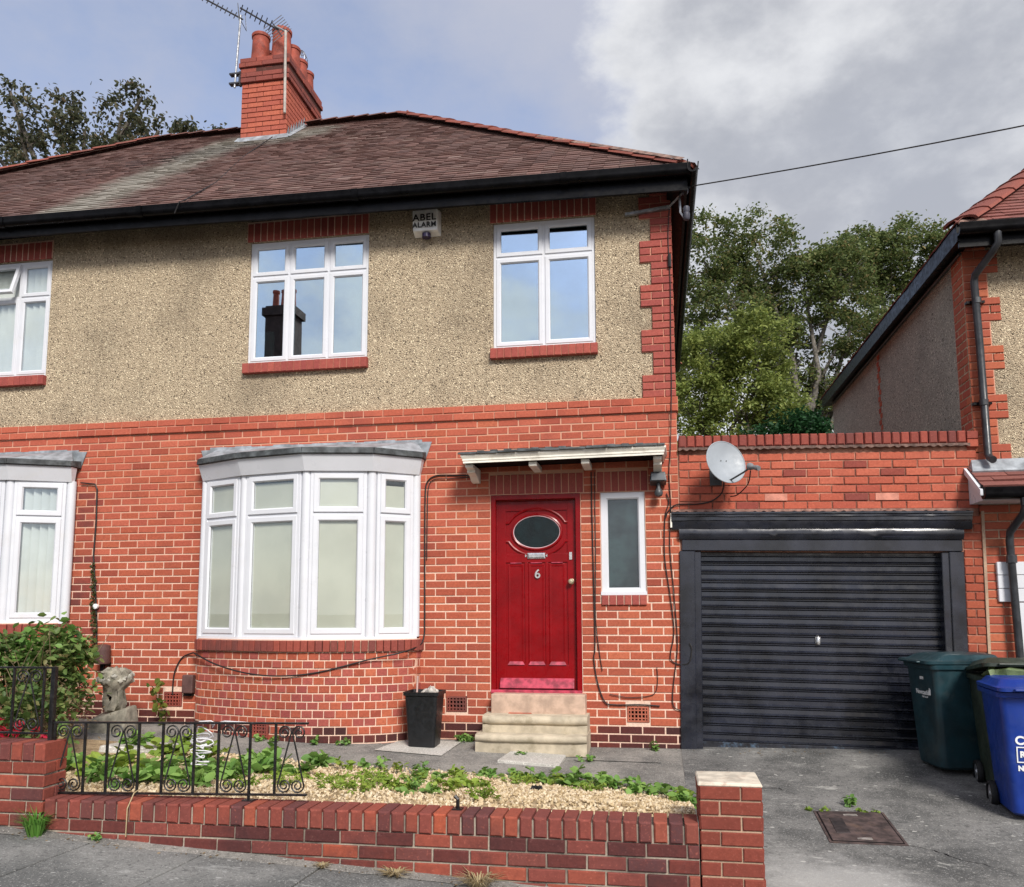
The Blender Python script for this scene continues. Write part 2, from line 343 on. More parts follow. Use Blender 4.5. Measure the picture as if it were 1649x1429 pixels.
# ------------------------------------------------------------------ mesh helpers
class MB:
    def __init__(s, M=None): s.v = []; s.f = []; s.M = M
    def add(s, vs, fs):
        n = len(s.v)
        for p in vs:
            p = Vector(p)
            s.v.append(tuple(s.M @ p) if s.M is not None else tuple(p))
        s.f += [tuple(i + n for i in f) for f in fs]
        return s
    def box(s, x0, x1, y0, y1, z0, z1):
        return s.add([(x0, y0, z0), (x1, y0, z0), (x1, y1, z0), (x0, y1, z0), (x0, y0, z1), (x1, y0, z1), (x1, y1, z1), (x0, y1, z1)],
                     [(0, 3, 2, 1), (4, 5, 6, 7), (0, 1, 5, 4), (1, 2, 6, 5), (2, 3, 7, 6), (3, 0, 4, 7)])
    def hexa(s, b, t):   # 4 bottom + 4 top points
        return s.add(list(b) + list(t), [(0, 3, 2, 1), (4, 5, 6, 7), (0, 1, 5, 4), (1, 2, 6, 5), (2, 3, 7, 6), (3, 0, 4, 7)])
    def tube(s, pts, rad, n=8, caps=True):
        pts = [Vector(p) for p in pts]; k = len(pts)
        rads = rad if isinstance(rad, (list, tuple)) else [rad] * k
        T = []
        for i in range(k):
            a = pts[max(0, i - 1)]; b = pts[min(k - 1, i + 1)]; t = (b - a)
            T.append(t.normalized() if t.length > 1e-9 else Vector((0, 0, 1)))
        up = Vector((0, 0, 1)) if abs(T[0].z) < .9 else Vector((1, 0, 0))
        u = T[0].cross(up).normalized(); vs = []
        for i in range(k):
            u = (u - T[i] * u.dot(T[i]))
            if u.length < 1e-6: u = T[i].orthogonal()
            u.normalize(); w = T[i].cross(u)
            for j in range(n):
                a = 2 * PI * j / n; vs.append(pts[i] + (u * math.cos(a) + w * math.sin(a)) * rads[i])
        fs = [(i * n + j, i * n + (j + 1) % n, (i + 1) * n + (j + 1) % n, (i + 1) * n + j) for i in range(k - 1) for j in range(n)]
        if caps: fs += [tuple(range(n - 1, -1, -1)), tuple((k - 1) * n + j for j in range(n))]
        return s.add(vs, fs)
    def lathe(s, prof, c=(0, 0, 0), n=20, close=False):
        vs = []; k = len(prof)
        for r_, z in prof:
            for j in range(n):
                a = 2 * PI * j / n; vs.append((c[0] + r_ * math.cos(a), c[1] + r_ * math.sin(a), c[2] + z))
        fs = [(i * n + j, i * n + (j + 1) % n, (i + 1) * n + (j + 1) % n, (i + 1) * n + j) for i in range(k - 1) for j in range(n)]
        if close: fs += [tuple(range(n - 1, -1, -1)), tuple((k - 1) * n + j for j in range(n))]
        return s.add(vs, fs)
    def sweep(s, prof, path, closed=True):
        # prof: list of (a, z): a along the plan normal of the path, z up.  path: list of (x, y, z, nx, ny)
        k = len(prof); vs = []
        for x, y, z, nx, ny in path:
            for a, h in prof: vs.append((x + nx * a, y + ny * a, z + h))
        fs = []
        for i in range(len(path) - 1):
            for j in range(k if closed else k - 1):
                j2 = (j + 1) % k; fs.append((i * k + j, i * k + j2, (i + 1) * k + j2, (i + 1) * k + j))
        if closed: fs += [tuple(range(k - 1, -1, -1)), tuple((len(path) - 1) * k + j for j in range(k))]
        return s.add(vs, fs)
    def ring(s, x0, x1, z0, z1, loops):
        # rectangular rings in the XZ plane: loops = [(inset, y), ...]
        vs = []
        for i, y in loops: vs += [(x0 + i, y, z0 + i), (x1 - i, y, z0 + i), (x1 - i, y, z1 - i), (x0 + i, y, z1 - i)]
        fs = [(k * 4 + j, k * 4 + (j + 1) % 4, k * 4 + 4 + (j + 1) % 4, k * 4 + 4 + j) for k in range(len(loops) - 1) for j in range(4)]
        return s.add(vs, fs)
    def prism(s, poly, y0, y1):   # polygon in XZ, extruded along Y
        n = len(poly)
        return s.add([(x, y0, z) for x, z in poly] + [(x, y1, z) for x, z in poly],
                     [tuple(range(n)), tuple(range(2 * n - 1, n - 1, -1))] + [(i, i + n, (i + 1) % n + n, (i + 1) % n) for i in range(n)])
    def mesh(s, name, mat, smooth=False, bevel=0, segs=1):
        me = bpy.data.meshes.new(name)
        me.from_pydata(s.v, [], s.f)
        bm = bmesh.new(); bm.from_mesh(me)
        bmesh.ops.recalc_face_normals(bm, faces=bm.faces)
        if bevel:
            es = [e for e in bm.edges if len(e.link_faces) == 2 and e.calc_face_angle(0) > .5]
            bmesh.ops.bevel(bm, geom=es, offset=bevel, segments=segs, affect='EDGES', profile=.6, clamp_overlap=True)
        bm.to_mesh(me); bm.free()
        for mm in (mat if isinstance(mat, list) else [mat]): me.materials.append(mm)
        if smooth:
            me.shade_smooth(); me.set_sharp_from_angle(angle=math.radians(smooth if smooth is not True else 40))
        return me
INV = {}
def link(name, me, parent=None, loc=None, **props):
    o = bpy.data.objects.new(name, me); COL.objects.link(o)
    if loc is not None: o.location = loc
    if parent is not None:
        o.parent = parent
        if parent.name in INV: o.matrix_parent_inverse = INV[parent.name]
    for k, v in props.items(): o[k] = v
    return o
def obj(name, mb, mat, parent=None, smooth=False, bevel=0, segs=1, **props):
    return link(name, mb.mesh(name, mat, smooth, bevel, segs), parent, **props)
def thing(name, loc, label, cat, group=None, local=False, rotz=0):
    o = bpy.data.objects.new(name, None); COL.objects.link(o); o.location = loc; o.empty_display_size = .2
    o.rotation_euler = (0, 0, rotz)
    o['label'] = label; o['category'] = cat
    if group: o['group'] = group
    if not local: INV[o.name] = Matrix.Translation(-Vector(loc))
    return o
def tag(o, label, cat, group=None):
    o['label'] = label; o['category'] = cat
    if group: o['group'] = group
    return o
def text_mesh(name, body, size, mat, bold=.0, depth=.001, spacing=1.0):
    cu = bpy.data.curves.new(name, 'FONT'); cu.body = body; cu.size = size; cu.extrude = depth; cu.offset = bold; cu.space_character = spacing
    cu.align_x = 'CENTER'; cu.align_y = 'CENTER'
    tmp = bpy.data.objects.new(name + '_tmp', cu); COL.objects.link(tmp)
    dg = bpy.context.evaluated_depsgraph_get()
    me = bpy.data.meshes.new_from_object(tmp.evaluated_get(dg)); bpy.data.objects.remove(tmp); bpy.data.curves.remove(cu)
    me.materials.clear(); me.materials.append(mat)
    return me

# bricks ------------------------------------------------------------
BC = {}
def brick_mesh(w, h, d, mat, var):
    key = (round(w * 200), round(h * 400), round(d * 100), mat.name, var)
    if key in BC: return BC[key]
    rr = random.Random(hash(key[:3]) + var * 7919)
    me = bpy.data.meshes.new('brick')
    v, f = brick_geo(w, h, d, rr)
    me.from_pydata(v, [], f); me.materials.append(mat)
    BC[key] = me; return me
def brick_geo(w, h, d, rr, c=.0045):
    if d > .2: c = .010
    # front at y=0, back at y=d, chamfered arrises, slightly uneven corners
    j = lambda s: rr.uniform(-s, s)
    X, Z = w / 2, h / 2
    fr = [(-X + c + j(.002), j(.0015), -Z + c + j(.0015)), (X - c + j(.002), j(.0015), -Z + c + j(.0015)), (X - c + j(.002), j(.0015), Z - c + j(.0015)), (-X + c + j(.002), j(.0015), Z - c + j(.0015))]
    ed = [(-X + j(.001), c, -Z), (X + j(.001), c, -Z), (X + j(.001), c, Z), (-X + j(.001), c, Z)]
    bk = [(-X, d, -Z), (X, d, -Z), (X, d, Z), (-X, d, Z)]
    v = fr + ed + bk
    f = [(0, 1, 2, 3)] + [(i + 4, (i + 1) % 4 + 4, (i + 1) % 4, i) for i in range(4)] + [(i + 8, (i + 1) % 4 + 8, (i + 1) % 4 + 4, i + 4) for i in range(4)]
    return v, f
def project(p):
    d = Vector(p) - CAMLOC; k = d.dot(Wv)
    if k < .2: return None
    return 824.5 + 1350 * d.dot(Rv) / k, 826 - 1350 * d.dot(Uv) / k, k
def place_bricks(bricks, parent, limit=300, jit=.0025, stuff_name='bricks_beyond'):
    """bricks: list of (x, y, z, rotz, w, h, depth, mat). Largest in view become objects, the rest one stuff mesh per material."""
    sc = []
    for i, b in enumerate(bricks):
        q = project((b[0], b[1], b[2])); s_ = 0
        if q and 0 < q[0] < 1649 and 0 < q[1] < 1429: s_ = b[4] * b[5] / (q[2] ** 2)
        sc.append((-s_, i))
    sc.sort(); ind = set(i for s_, i in sc[:limit] if s_ < 0)
    rest = {}
    for i, (x, y, z, rz, w, h, d, mat) in enumerate(bricks):
        y_j = rng.uniform(-jit, jit); nx, ny = math.sin(rz), -math.cos(rz)
        x += nx * y_j; y += ny * y_j
        rx, ry = rng.uniform(-.004, .004), rng.uniform(-.003, .003)
        if i in ind:
            o = link('brick', brick_mesh(w, h, d, mat, rng.randrange(3)), parent, (x, y, z)); o.rotation_euler = (rx, ry, rz)
        else:
            vv, ff = brick_geo(w, h, d, rng)
            mb = rest.setdefault(mat.name, (MB(), mat))[0]
            mb.M = Matrix.Translation((x, y, z)) @ Matrix.Rotation(rz, 4, 'Z'); mb.add(vv, ff)
    for k, (mb, mat) in rest.items():
        me = bpy.data.meshes.new(stuff_name); me.from_pydata(mb.v, [], mb.f); me.materials.append(mat)
        link(stuff_name, me, parent, kind='stuff')
CO = .0825; ST = .228; J = .0125
def courses(x0, x1, z0, n, y, mats, openings=(), start=0, first=0.0, st=ST, d=.06):
    """stretcher bond on the plane y facing -Y; mats(i, x, z) -> material; openings: (x0,x1,z0,z1)"""
    out = []
    for i in range(n):
        za = z0 + i * CO; zc = za + CO / 2
        iv = [(x0, x1)]
        for (a, b, c_, e) in openings:
            if c_ - .012 < zc < e + .012:
                iv = [q for (p0, p1) in iv for q in ((p0, min(p1, a)), (max(p0, b), p1)) if q[1] - q[0] > .02]
        off = x0 + first + (st / 2 if (i + start) % 2 else 0)
        for (p0, p1) in iv:
            cuts = [p0]; k = math.ceil((p0 - off) / st - 1e-6)
            while off + k * st < p1 - 1e-6:
                xx = off + k * st + rng.uniform(-.004, .004)
                if xx - p0 > .055 and p1 - xx > .055: cuts.append(xx)
                k += 1
            cuts.append(p1)
            for a, b in zip(cuts, cuts[1:]):
                w = b - a - J
                if w > .02: out.append(((a + b) / 2, y, zc, 0, w, CO - J + rng.uniform(-.0015, .0015), d, mats(i, (a + b) / 2, zc)))
    return out
def soldiers(x0, x1, z0, z1, y, mat, pitch=.0775, d=.08, j=.010):
    n = max(1, round((x1 - x0) / pitch)); p = (x1 - x0) / n
    return [(x0 + (i + .5) * p, y, (z0 + z1) / 2, 0, p - j, z1 - z0 - .004, d, mat) for i in range(n)]
def panel(x0, x1, z0, z1, y0, y1, openings, M=None):
    """slab with rectangular holes"""
    xs = sorted({x0, x1, *[v for o in openings for v in o[:2] if x0 < v < x1]}); zs = sorted({z0, z1, *[v for o in openings for v in o[2:] if z0 < v < z1]})
    mb = MB(M)
    for a, b in zip(xs, xs[1:]):
        for c_, e in zip(zs, zs[1:]):
            mx_, mz = (a + b) / 2, (c_ + e) / 2
            if any(o[0] < mx_ < o[1] and o[2] < mz < o[3] for o in openings): continue
            mb.box(a, b, y0, y1, c_, e)
    return mb
# leaves -------------------------------------------------------------
def leaf_mesh(name, cen, size, mat, up=.5, aspect=.5, droop=0.0, outdir=None):
    cen = np.asarray(cen, float); n = len(cen)
    nrm = NR.normal(size=(n, 3)); nrm[:, 2] = np.abs(nrm[:, 2]) + up; nrm /= np.linalg.norm(nrm, axis=1)[:, None]
    t = NR.normal(size=(n, 3))
    if outdir is not None: t = t * .5 + outdir
    t[:, 2] -= droop
    t -= nrm * (t * nrm).sum(1)[:, None]; t /= (np.linalg.norm(t, axis=1)[:, None] + 1e-9)
    b = np.cross(nrm, t)
    s_ = np.asarray(size) * NR.uniform(.65, 1.25, n); s_ = s_[:, None]
    v = np.empty((n, 6, 3))
    v[:, 0] = cen; v[:, 1] = cen + t * s_ * .35 + b * s_ * aspect * .5 + nrm * s_ * .06
    v[:, 2] = cen + t * s_ * .75 + b * s_ * aspect * .38 + nrm * s_ * .03; v[:, 3] = cen + t * s_ - nrm * s_ * .08
    v[:, 4] = cen + t * s_ * .75 - b * s_ * aspect * .38 + nrm * s_ * .03; v[:, 5] = cen + t * s_ * .35 - b * s_ * aspect * .5 + nrm * s_ * .06
    idx = np.arange(n)[:, None] * 6 + np.array([0, 1, 2, 3, 0, 3, 4, 5])[None]
    me = bpy.data.meshes.new(name)
    me.vertices.add(n * 6); me.vertices.foreach_set('co', v.reshape(-1))
    me.loops.add(n * 8); me.loops.foreach_set('vertex_index', idx.reshape(-1).astype(np.int32))
    me.polygons.add(n * 2); me.polygons.foreach_set('loop_start', np.arange(0, n * 8, 4, dtype=np.int32)); me.polygons.foreach_set('loop_total', np.full(n * 2, 4, dtype=np.int32))
    me.materials.append(mat); me.update(calc_edges=True); me.validate()
    return me
def lobe_points(lobes, nclus, per, spread, flat=.7, shell=.45):
    P = []
    vol = np.array([l[3] * l[4] * l[5] for l in lobes]); pr = vol ** .8 / (vol ** .8).sum()
    for k in NR.choice(len(lobes), nclus, p=pr):
        l = lobes[k]; d = NR.normal(size=3); d /= np.linalg.norm(d); r_ = shell + (1 - shell) * NR.random() ** .6
        c_ = np.array(l[:3]) + d * r_ * np.array(l[3:])
        m_ = int(per * NR.uniform(.5, 1.5)); q = NR.normal(size=(m_, 3)) * spread * NR.uniform(.6, 1.3); q[:, 2] *= flat
        P.append(c_ + q)
    return np.concatenate(P)

# ------------------------------------------------------------------ ground
def g0(x):
    if x < -.8: return .13 - .0325 * (max(x, -9) + 5.5)
    return -.022 + .022 * min(1, (x + .8) / 3)
def pv(x): return -.222 - .055 * (max(-9, min(8, x)) + 1.03)
def G(x, y):
    if y >= 0: return g0(x)
    if y > -3.75: t = -y / 3.75; return g0(x) * (1 - t) + pv(x) * t
    return pv(x) + .015 * (-3.75 - y)
def sheet(x0, x1, y0, y1, nx, ny, dz, edge=None):
    mb = MB(); vs = []
    for j in range(ny + 1):
        for i in range(nx + 1):
            x = x0 + (x1 - x0) * i / nx; y = y0 + (y1 - y0) * j / ny
            vs.append((x, y, G(x, y) + dz))
    mb.add(vs, [(j * (nx + 1) + i, j * (nx + 1) + i + 1, (j + 1) * (nx + 1) + i + 1, (j + 1) * (nx + 1) + i) for j in range(ny) for i in range(nx)])
    return mb
mb = MB(); xs = [-700, -120, -30] + [-14 + i for i in range(26)] + [30, 120, 700]; ys = [-700, -120, -30, -14, -10, -8, -6.5, -5, -3.75, -2.5, -1.25, 0, 4, 10, 30, 120, 700]
vs = [(x, y, G(x, max(-8, y)) - .07 - (.08 if y < -5 else 0)) for y in ys for x in xs]; nx = len(xs)
mb.add(vs, [(j * nx + i, j * nx + i + 1, (j + 1) * nx + i + 1, (j + 1) * nx + i) for j in range(len(ys) - 1) for i in range(nx - 1)])
obj('ground', mb, M_EARTH, kind='structure')
obj('road', sheet(-40, 30, -14, -5.75, 35, 4, -.10), M_ROAD, kind='structure')
kb = MB()
for i in range(34):
    x = -16 + i * .915; z = G(x + .45, -5.7)
    kb.box(x, x + .905, -5.78, -5.65, z - .3, z + .004)
obj('kerb', kb, M_FLAG, bevel=.012, kind='structure')
obj('driveway', sheet(.2, 3.6, -3.80, .14, 14, 16, 0), M_CONC, kind='structure')
obj('path', sheet(-6.5, .55, -1.85, .05, 20, 8, -.004), M_PATH, kind='structure')
pave = obj('pavement', sheet(-9, 6, -5.65, -3.70, 20, 4, -.014), M_EARTH, kind='structure')
# each flag is a piece of the pavement
cuts = [-6.9, -6.2, -5.45, -4.75, -4.05, -3.55, -2.80, -2.04, -1.2, -.4, .45, 1.25, 2.1, 2.95]
for a, b in zip(cuts, cuts[1:]):
    for (c_, e) in ((-5.64, -4.72), (-4.70, -3.80)):
        mb = MB(); q = [(a + .006, c_ + .006), (b - .006, c_ + .006), (b - .006 + .02, e - .006), (a + .006 + .02, e - .006)]
        dz = rng.uniform(-.003, .004)
        mb.hexa([(x, y, G(x, y) - .05) for x, y in q], [(x, y, G(x, y) + dz + rng.uniform(-.002, .002)) for x, y in q])
        obj('paving_slab', mb, M_FLAG, pave, bevel=.005)
mb = MB()
pts = [(x, -3.775 + rng.uniform(-.012, .012)) for x in np.arange(-4.4, 1.4, .12)]
for (xa, ya), (xb, yb) in zip(pts, pts[1:]):
    za, zb = G(xa, -3.78), G(xb, -3.78)
    mb.add([(xa, ya - .05, za + .002), (xb, yb - .05, zb + .002), (xb, -3.72, zb + .022), (xa, -3.72, za + .022)], [(0, 1, 2, 3)])
obj('mortar_fillet', mb, M_PATH, pave)
# pale cement patches on the path
for k, q in enumerate([[(-2.62, -.10), (-2.02, -.12), (-2.06, -.78), (-2.75, -.72)], [(-.68, -.05), (.02, -.06), (.0, -.62), (-.66, -.60)]]):
    mb = MB(); mb.add([(x, y, G(x, y) + .004) for x, y in q], [(0, 1, 2, 3)]); obj('cement_patch', mb, M_PALE if k == 0 else M_PATH, bpy.data.objects['path'])
mb = MB(); q = [(-1.50, -.88), (-.92, -.92), (-.90, -.50), (-1.44, -.46)]
mb.hexa([(x, y, G(x, y) - .03) for x, y in q], [(x, y, G(x, y) + .022) for x, y in q])
tag(obj('stepping_slab', mb, M_PALE, bevel=.005), 'thin pale rectangular slab lying in front of the stone door steps', 'slab')

# ------------------------------------------------------------------ the pair of semi-detached houses
house = thing('semi_detached_house', (-5.9, 3.3, 0), 'red brick and pebbledash semi-detached house with crimson front door and bay window', 'house')
DOOR = (-1.735, -.775, .52, 2.5825); NW = (-.565, -.105, 1.51, 2.5825)
W1 = (-4.61, -3.155, 4.19, 5.655); W2 = (-1.71, -.58, 4.20, 5.645); W0 = (-8.67, -7.215, 4.195, 5.66)
BAY = (-4.98, -2.58, .9, 3.02); NBAY = (-9.2, -6.76, 1.1, 3.02)
Z0 = -.0575; ZP = Z0 + 44 * CO   # 3.5725
ab = [(-5.46, -5.235, .305, .47), (-2.215, -1.99, .3, .465), (-.33, -.105, .225, .39)]
# mortar backing (ground floor) and pebbledash (first floor)
mort = obj('brick_wall', panel(-12.05, .243, -.3, 3.42, .0055, .28, [DOOR, NW, BAY, NBAY] + ab), M_MORT, house)
obj('string_course_backing', MB().box(-12.05, .26, -.016, .28, 3.4175, ZP - .004), M_MORTO, house)
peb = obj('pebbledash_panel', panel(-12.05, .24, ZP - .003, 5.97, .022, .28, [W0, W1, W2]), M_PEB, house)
def wallmat(i, x, z):
    if z < g0(x) + .17 + (.05 if x > -.6 else 0): return M_PLINTH
    if -6.66 < x < -6.36 + .1 * math.sin(z * 5) and z < 2.75 and rng.random() < .55: return M_STAIN
    if rng.random() < (z - 1.6) * .5: return M_GAR
    return M_BRICK
sol = [(-1.75, -.74, 2.5825, 2.80), (-.60, -.07, 2.5825, 2.80)]
ops = [DOOR, NW, (-5.0, -2.56, -.3, 3.02), (-9.2, -6.74, -.3, 3.02), (NW[0] - .01, NW[1] + .01, 1.40, 1.51)] + sol + [(a[0] - .005, a[1] + .005, a[2], a[3]) for a in ab]
br = courses(-12.05, .245, Z0, 42, 0, wallmat, ops, 0, .02)
place_bricks(br, mort, 300)
sc_ = courses(-12.05, .262, Z0 + 42 * CO, 2, -.026, lambda i, x, z: M_GAR, (), 0, .1, d=.05)
place_bricks(sc_, mort, 0, stuff_name='string_course_bricks')
so = soldiers(*sol[0][:2], 2.588, 2.80, -.001, M_RED) + soldiers(*sol[1][:2], 2.588, 2.80, -.001, M_RED)
place_bricks(so, mort, 60)
# window lintels (soldier bricks) and sills
for w in (W0, W1, W2):
    x0, x1 = w[0] - .035, w[1] + (.02 if w is W2 else 0)
    li = obj('lintel', MB().box(x0, x1, .005, .2, w[3] + .012, 5.90), M_MORTL, house)
    place_bricks(soldiers(x0, x1, w[3] + .006, 5.885, .0, M_RED, .0815, .06), li, 60)
    s_ = obj('window_sill', MB().box(w[0] - .02, w[1] + .012, -.035, .16, w[2] - .118, w[2] - .008), M_MORTO, house)
    place_bricks(soldiers(w[0] - .025, w[1] + .017, w[2] - .122, w[2] - .004, -.045, M_RED, .079, .12, .006), s_, 60)
s_ = obj('window_sill', MB().box(NW[0] + .004, NW[1] - .004, -.01, .16, 1.408, 1.505), M_MORT, house)
place_bricks(soldiers(NW[0] - .004, NW[1] + .004, 1.404, 1.508, -.022, M_RED, .077, .1), s_, 60)
# quoins at the right-hand corner
qb = []; qm = MB(); z = ZP
for blk in range(10):
    long = blk % 2 == 0; x0 = -.105 if long else .012
    n = 3
    qm.box(x0 + .004, .241, .01, .3, z, z + n * CO - .002)
    qb += courses(x0, .247, z, n, -.003, lambda i, x, zz: M_RED, (), blk, .12 if blk % 2 else .01, d=.05)
    z += n * CO
qo = obj('quoin_backing', qm, M_MORTO, house); place_bricks([b for b in qb if b[2] < 5.93], qo, 120)
# side, back walls and dark inside
obj('side_wall', MB().box(.0, .234, .29, 6.6, -.3, 5.95).box(-12.05, -11.8, .29, 6.6, -.3, 5.95).box(-12.05, .234, 6.6, 6.85, -.3, 5.95), M_MORTO, house)
sb = [(.245, b[0], b[2], PI / 2, b[4], b[5], .05, M_BRICK) for b in courses(.02, 6.8, Z0 + 36 * CO, 36, 0, lambda i, x, z: M_BRICK, (), 0, 0)]
place_bricks(sb, house, 0, stuff_name='side_wall_bricks')
obj('interior', MB().box(-11.7, -.05, 1.0, 1.05, -.2, 5.9).box(-11.7, -.05, .29, 1.0, 3.2, 3.35), M_DARKROOM, house)

# ---- windows
FR = lambda w, yf, yb: [(0, yb), (0, yf + .005), (.005, yf), (w - .014, yf), (w, yf + .016), (w, yb)]
def upvc(parent, x0, x1, z0, z1, y, cols, tz, M=None, glassm=M_GLASS, name='window', frame=.046, sash=.052, openidx=None, depth=.06):
    mb = MB(M); mb.ring(x0, x1, z0, z1, FR(frame, y, y + depth))
    edges = [x0 + frame * .45]; n = len(cols)
    xs_ = [x0] + [x0 + (x1 - x0) * sum(cols[:k + 1]) / sum(cols) for k in range(n)]
    for k in range(1, n): mb.box(xs_[k] - .024, xs_[k] + .024, y + .004, y + depth, z0 + frame - .01, z1 - frame + .01)
    if tz: mb.box(x0 + frame - .01, x1 - frame + .01, y + .005, y + depth - .002, tz - .024, tz + .024)
    win = obj(name, mb, M_WHITE, parent)
    for k in range(n):
        a = xs_[k] + (frame - .012 if k == 0 else .014); b = xs_[k + 1] - (frame - .012 if k == n - 1 else .014)
        rows = [(z0 + frame - .012, tz - .014), (tz + .014, z1 - frame + .012)] if tz else [(z0 + frame - .012, z1 - frame + .012)]
        for r_, (c_, e) in enumerate(rows):
            MM = M
            if openidx == (k, r_):
                MM = (M or Matrix()) @ Matrix.Translation((0, y, e)) @ Matrix.Rotation(math.radians(-17), 4, 'X') @ Matrix.Translation((0, -y - .012, -e))
            obj('sash', MB(MM).ring(a, b, c_, e, FR(sash, y - .008, y + .035)), M_WHITE, win)
            # rebated pane
            obj('pane', MB(MM).box(a + sash - .003, b - sash + .003, y + .016, y + .022, c_ + sash - .003, e - sash + .003), glassm, win)
            obj('gasket', MB(MM).ring(a + sash - .006, b - sash + .006, c_ + sash - .006, e - sash + .006, [(0, y + .010), (.007, y + .0125), (.007, y + .016)]), M_DGREY, win)
    return win
upvc(house, *W1, .045, [1, 1, 1], 5.235)
upvc(house, *W2, .045, [1, 1], 5.245)
w0 = upvc(house, *W0, .045, [1, 1.35, 1], 5.20, glassm=M_GLASSN, openidx=(1, 1))
for k in range(16):
    x = W0[0] + .07 + k * .088
    o = obj('blind_slat', MB(Matrix.Translation((x, .105, 0)) @ Matrix.Rotation(math.radians(24), 4, 'Z')).box(-.046, .046, -.002, .002, 4.25, 5.6), M_VBLIND, w0)
# part-drawn blind in the left light of the upstairs window, pale curtain
w1o = bpy.data.objects['window']
for k in range(3): obj('blind_slat', MB(Matrix.Translation((W1[0] + .08 + k * .07, .17, 0)) @ Matrix.Rotation(.5, 4, 'Z')).box(-.036, .036, -.002, .002, 4.24, 4.62), M_VBLIND, w1o)
# narrow obscure window beside the door
mb = MB().ring(NW[0], NW[1], NW[2], NW[3], FR(.075, .02, .09)); mb.box(NW[0] - .006, NW[1] + .006, -.006, .05, NW[2] - .002, NW[2] + .035)
nwo = obj('narrow_window', mb, M_WHITE, house)
obj('pane', MB().box(NW[0] + .07, NW[1] - .07, .05, .056, NW[2] + .07, NW[3] - .07), M_OBS, nwo)
obj('pane_backing', MB().box(NW[0] + .03, NW[1] - .03, .10, .11, NW[2] + .03, NW[3] - .03), simple('grey_obscure_backing', (.23, .27, .27), .8, .35, 5), nwo)

# ---- bay windows
def spline(P, n):
    P = [Vector((*p, 0)) for p in P]; Q = [P[0] * 2 - P[1]] + P + [P[-1] * 2 - P[-2]]; out = []
    for i in range(1, len(Q) - 2):
        for k in range(n):
            t = k / n; a, b, c_, d = Q[i - 1], Q[i], Q[i + 1], Q[i + 2]
            out.append(.5 * ((2 * b) + (c_ - a) * t + (2 * a - 5 * b + 4 * c_ - d) * t * t + (3 * b - a - 3 * c_ + d) * t ** 3))
    out.append(P[-1]); return out
def resample(pts, step):
    L = [0]
    for a, b in zip(pts, pts[1:]): L.append(L[-1] + (b - a).length)
    n = max(1, round(L[-1] / step)); out = []
    for k in range(n + 1):
        s_ = L[-1] * k / n; i = max(j for j in range(len(L)) if L[j] <= s_ + 1e-9); i = min(i, len(pts) - 2)
        t = (s_ - L[i]) / max(1e-9, L[i + 1] - L[i]); out.append(pts[i].lerp(pts[i + 1], t))
    return out
def offs(poly, d):
    """offset an open plan polyline outwards (towards -Y side) by d, ends kept on the wall line"""
    out = []
    for i, p in enumerate(poly):
        a = poly[max(0, i - 1)]; b = poly[min(len(poly) - 1, i + 1)]
        t = Vector((b[0] - a[0], b[1] - a[1])).normalized(); n_ = Vector((t.y, -t.x))
        if n_.y > 0: n_ = -n_
        k = 1.0
        out.append((p[0] + n_.x * d, p[1] + n_.y * d))
    return out
